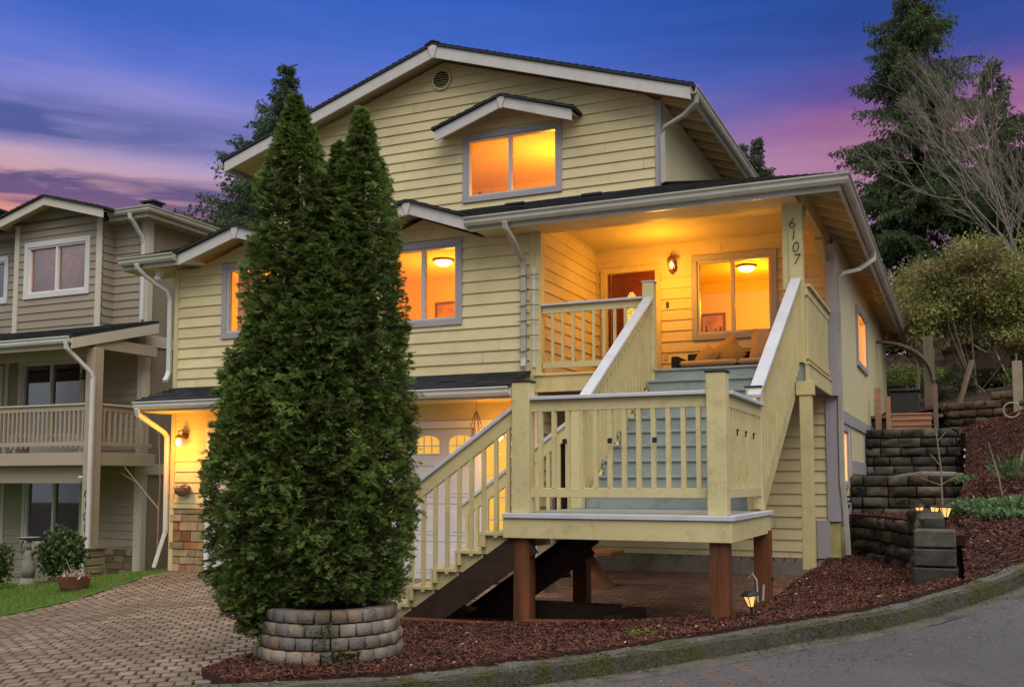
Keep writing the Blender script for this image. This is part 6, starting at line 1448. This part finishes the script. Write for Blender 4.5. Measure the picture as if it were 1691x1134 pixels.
fl_ = thing('flood_light', (-16.28, 15.18, .12), 'small white twin flood light on the panel under the taupe balcony', 'flood light')
MB().box(-.07,.07,-.02,.04,-.01,.05).build('base', BLK, fl_, local=True); MB().lathe((0,-.06,-.04), [(.02,-.02),(.07,.0),(.08,.03),(.03,.05)], 12, 1.3, .8).build('lamp_head', WHITE, fl_, local=True)
# things on and below the balcony
t_ = thing('white_bench', (-18.0, 15.9, .60), 'white slatted bench standing on the taupe balcony behind the railing', 'bench')
MB().box(-1.1,1.1,-.2,.25,.38,.43).build('seat', WHITE, t_, local=True); mb = MB(); 
for i in range(15): mb.box(-1.05+i*.15, -.98+i*.15, -.22, -.20, .12, .42)
mb.build('slat_skirt', WHITE, t_, local=True)
for x in (-1.0,.95): MB().box(x,x+.06,-.18,.2,0,.38).build('leg', WHITE, t_, local=True)
cloud('hanging_plant', (-16.75,15.6,1.95), [(0,0,.3,.10,.10,.12)], 160, .07, GRNL, 'bright green hanging plant in front of the balcony window', 'plant', w=.4)
for (px,py,fw_,rad,hh,n,lab) in ((100,965,18.2,.40,.94,4600,'round glossy green bush in front of the lower taupe window'),(-12,965,17.5,.32,.85,2000,'dark green bush at the left edge of the picture')):
    p = at(px,py,fw_); z = gz(drv,p[0],p[1]); cloud('round_bush', (p[0],p[1],z), [(0,0,hh*.55,rad,rad,hh*.45),(rad*.3,-.1,hh*.75,rad*.6,rad*.6,hh*.25),(-rad*.35,0,hh*.45,rad*.6,rad*.6,hh*.3)], n, .075, GRNL, lab, 'bush', 'bushes along the taupe house', stems=[([(0,0,-.1),(0,0,.4)], [.03,.02])], w=.36)
p = at(121,993,16.2); z = gz(drv,p[0],p[1]); t_ = thing('flower_pot', (p[0],p[1],z), 'low terracotta bowl with dry plants on the lawn edge', 'flower pot')
MB().lathe((0,0,0), [(.18,0),(.215,.06),(.255,.20),(.265,.24),(.235,.24),(.21,.19),(.02,.18)], 18).build('bowl', TERRA, t_, local=True)
Q = RNG.normal(size=(160,3))*np.array([.11,.11,.03])+np.array([0,0,.23]); leafmesh('dry_plant', Q, RNG.normal(size=(160,3))*.05+np.array([0,0,.03]), RNG.normal(size=(160,3))*.007, LITTER, t_)
MB().tube([(0,0,.2),(-.12,.02,.34),(-.22,.02,.50)],[.01,.008,.004],5).build('twig', TWIG, t_, local=True)
p = at(46,955,18.6); z = gz(drv,p[0],p[1]); t_ = thing('garden_statue', (p[0],p[1],z), 'weathered pale stone garden statue of a figure carrying a shallow bowl', 'statue')
MB().lathe((0,0,-.05), [(.18,0),(.17,.10),(.13,.12),(.12,.20)], 12).lathe((0,0,.15), [(.11,0),(.15,.14),(.13,.28),(.09,.38),(.11,.44),(.07,.50),(.05,.53)], 12, 1, .8).lathe((.02,-.02,.66), [(.03,0),(.075,.05),(.08,.10),(.05,.155),(.01,.17)], 12).tube([(-.09,0,.58),(-.18,-.06,.66),(-.12,-.03,.82)], [.035,.03,.022], 7).tube([(.10,0,.58),(.18,-.06,.64),(.12,-.03,.82)], [.035,.03,.022], 7).build('figure', STATUE, t_, local=True, smooth=True)
MB().lathe((0,-.02,.83), [(.03,0),(.14,.025),(.21,.06),(.19,.062),(.12,.04),(.02,.03)], 16).build('bowl', STATUE, t_, local=True)
x0 = at(56,960,18.8); cloud('leafless_shrub', (x0[0]+.2,x0[1]+.3,-2.05), [(0,0,.4,.28,.25,.35)], 500, .13, LITTER, 'brown leafless shrub behind the stone statue', 'shrub', w=.05)
mb = MB(); a = Vector(at(205,770,19.5)); b = Vector(at(262,840,18.5)); mb.tube([b-Vector((0,0,1.0)), b, b.lerp(a,.5), a], [.022,.018,.013,.006], 6); mb.tube([b.lerp(a,.6), b.lerp(a,.9)+Vector((-.15,0,-.05))], [.009,.004], 5)
c = Vector(at(262,700,18.5)); mb.tube([b, b+Vector((.02,0,.5)), c], [.014,.012,.008], 6); o = mb.build('climbing_stem', TWIG); tag(o, 'leaning bare brown vine stems between the two houses', 'vine')
blades('border_litter', [(-17.8,13.6),(-15.9,14.6),(-16.5,16.6),(-20,16.6),(-20,13.4)], drv, 5000, .05, LITTER, 'brown leaf litter in the border under the taupe house windows', 'leaf litter')
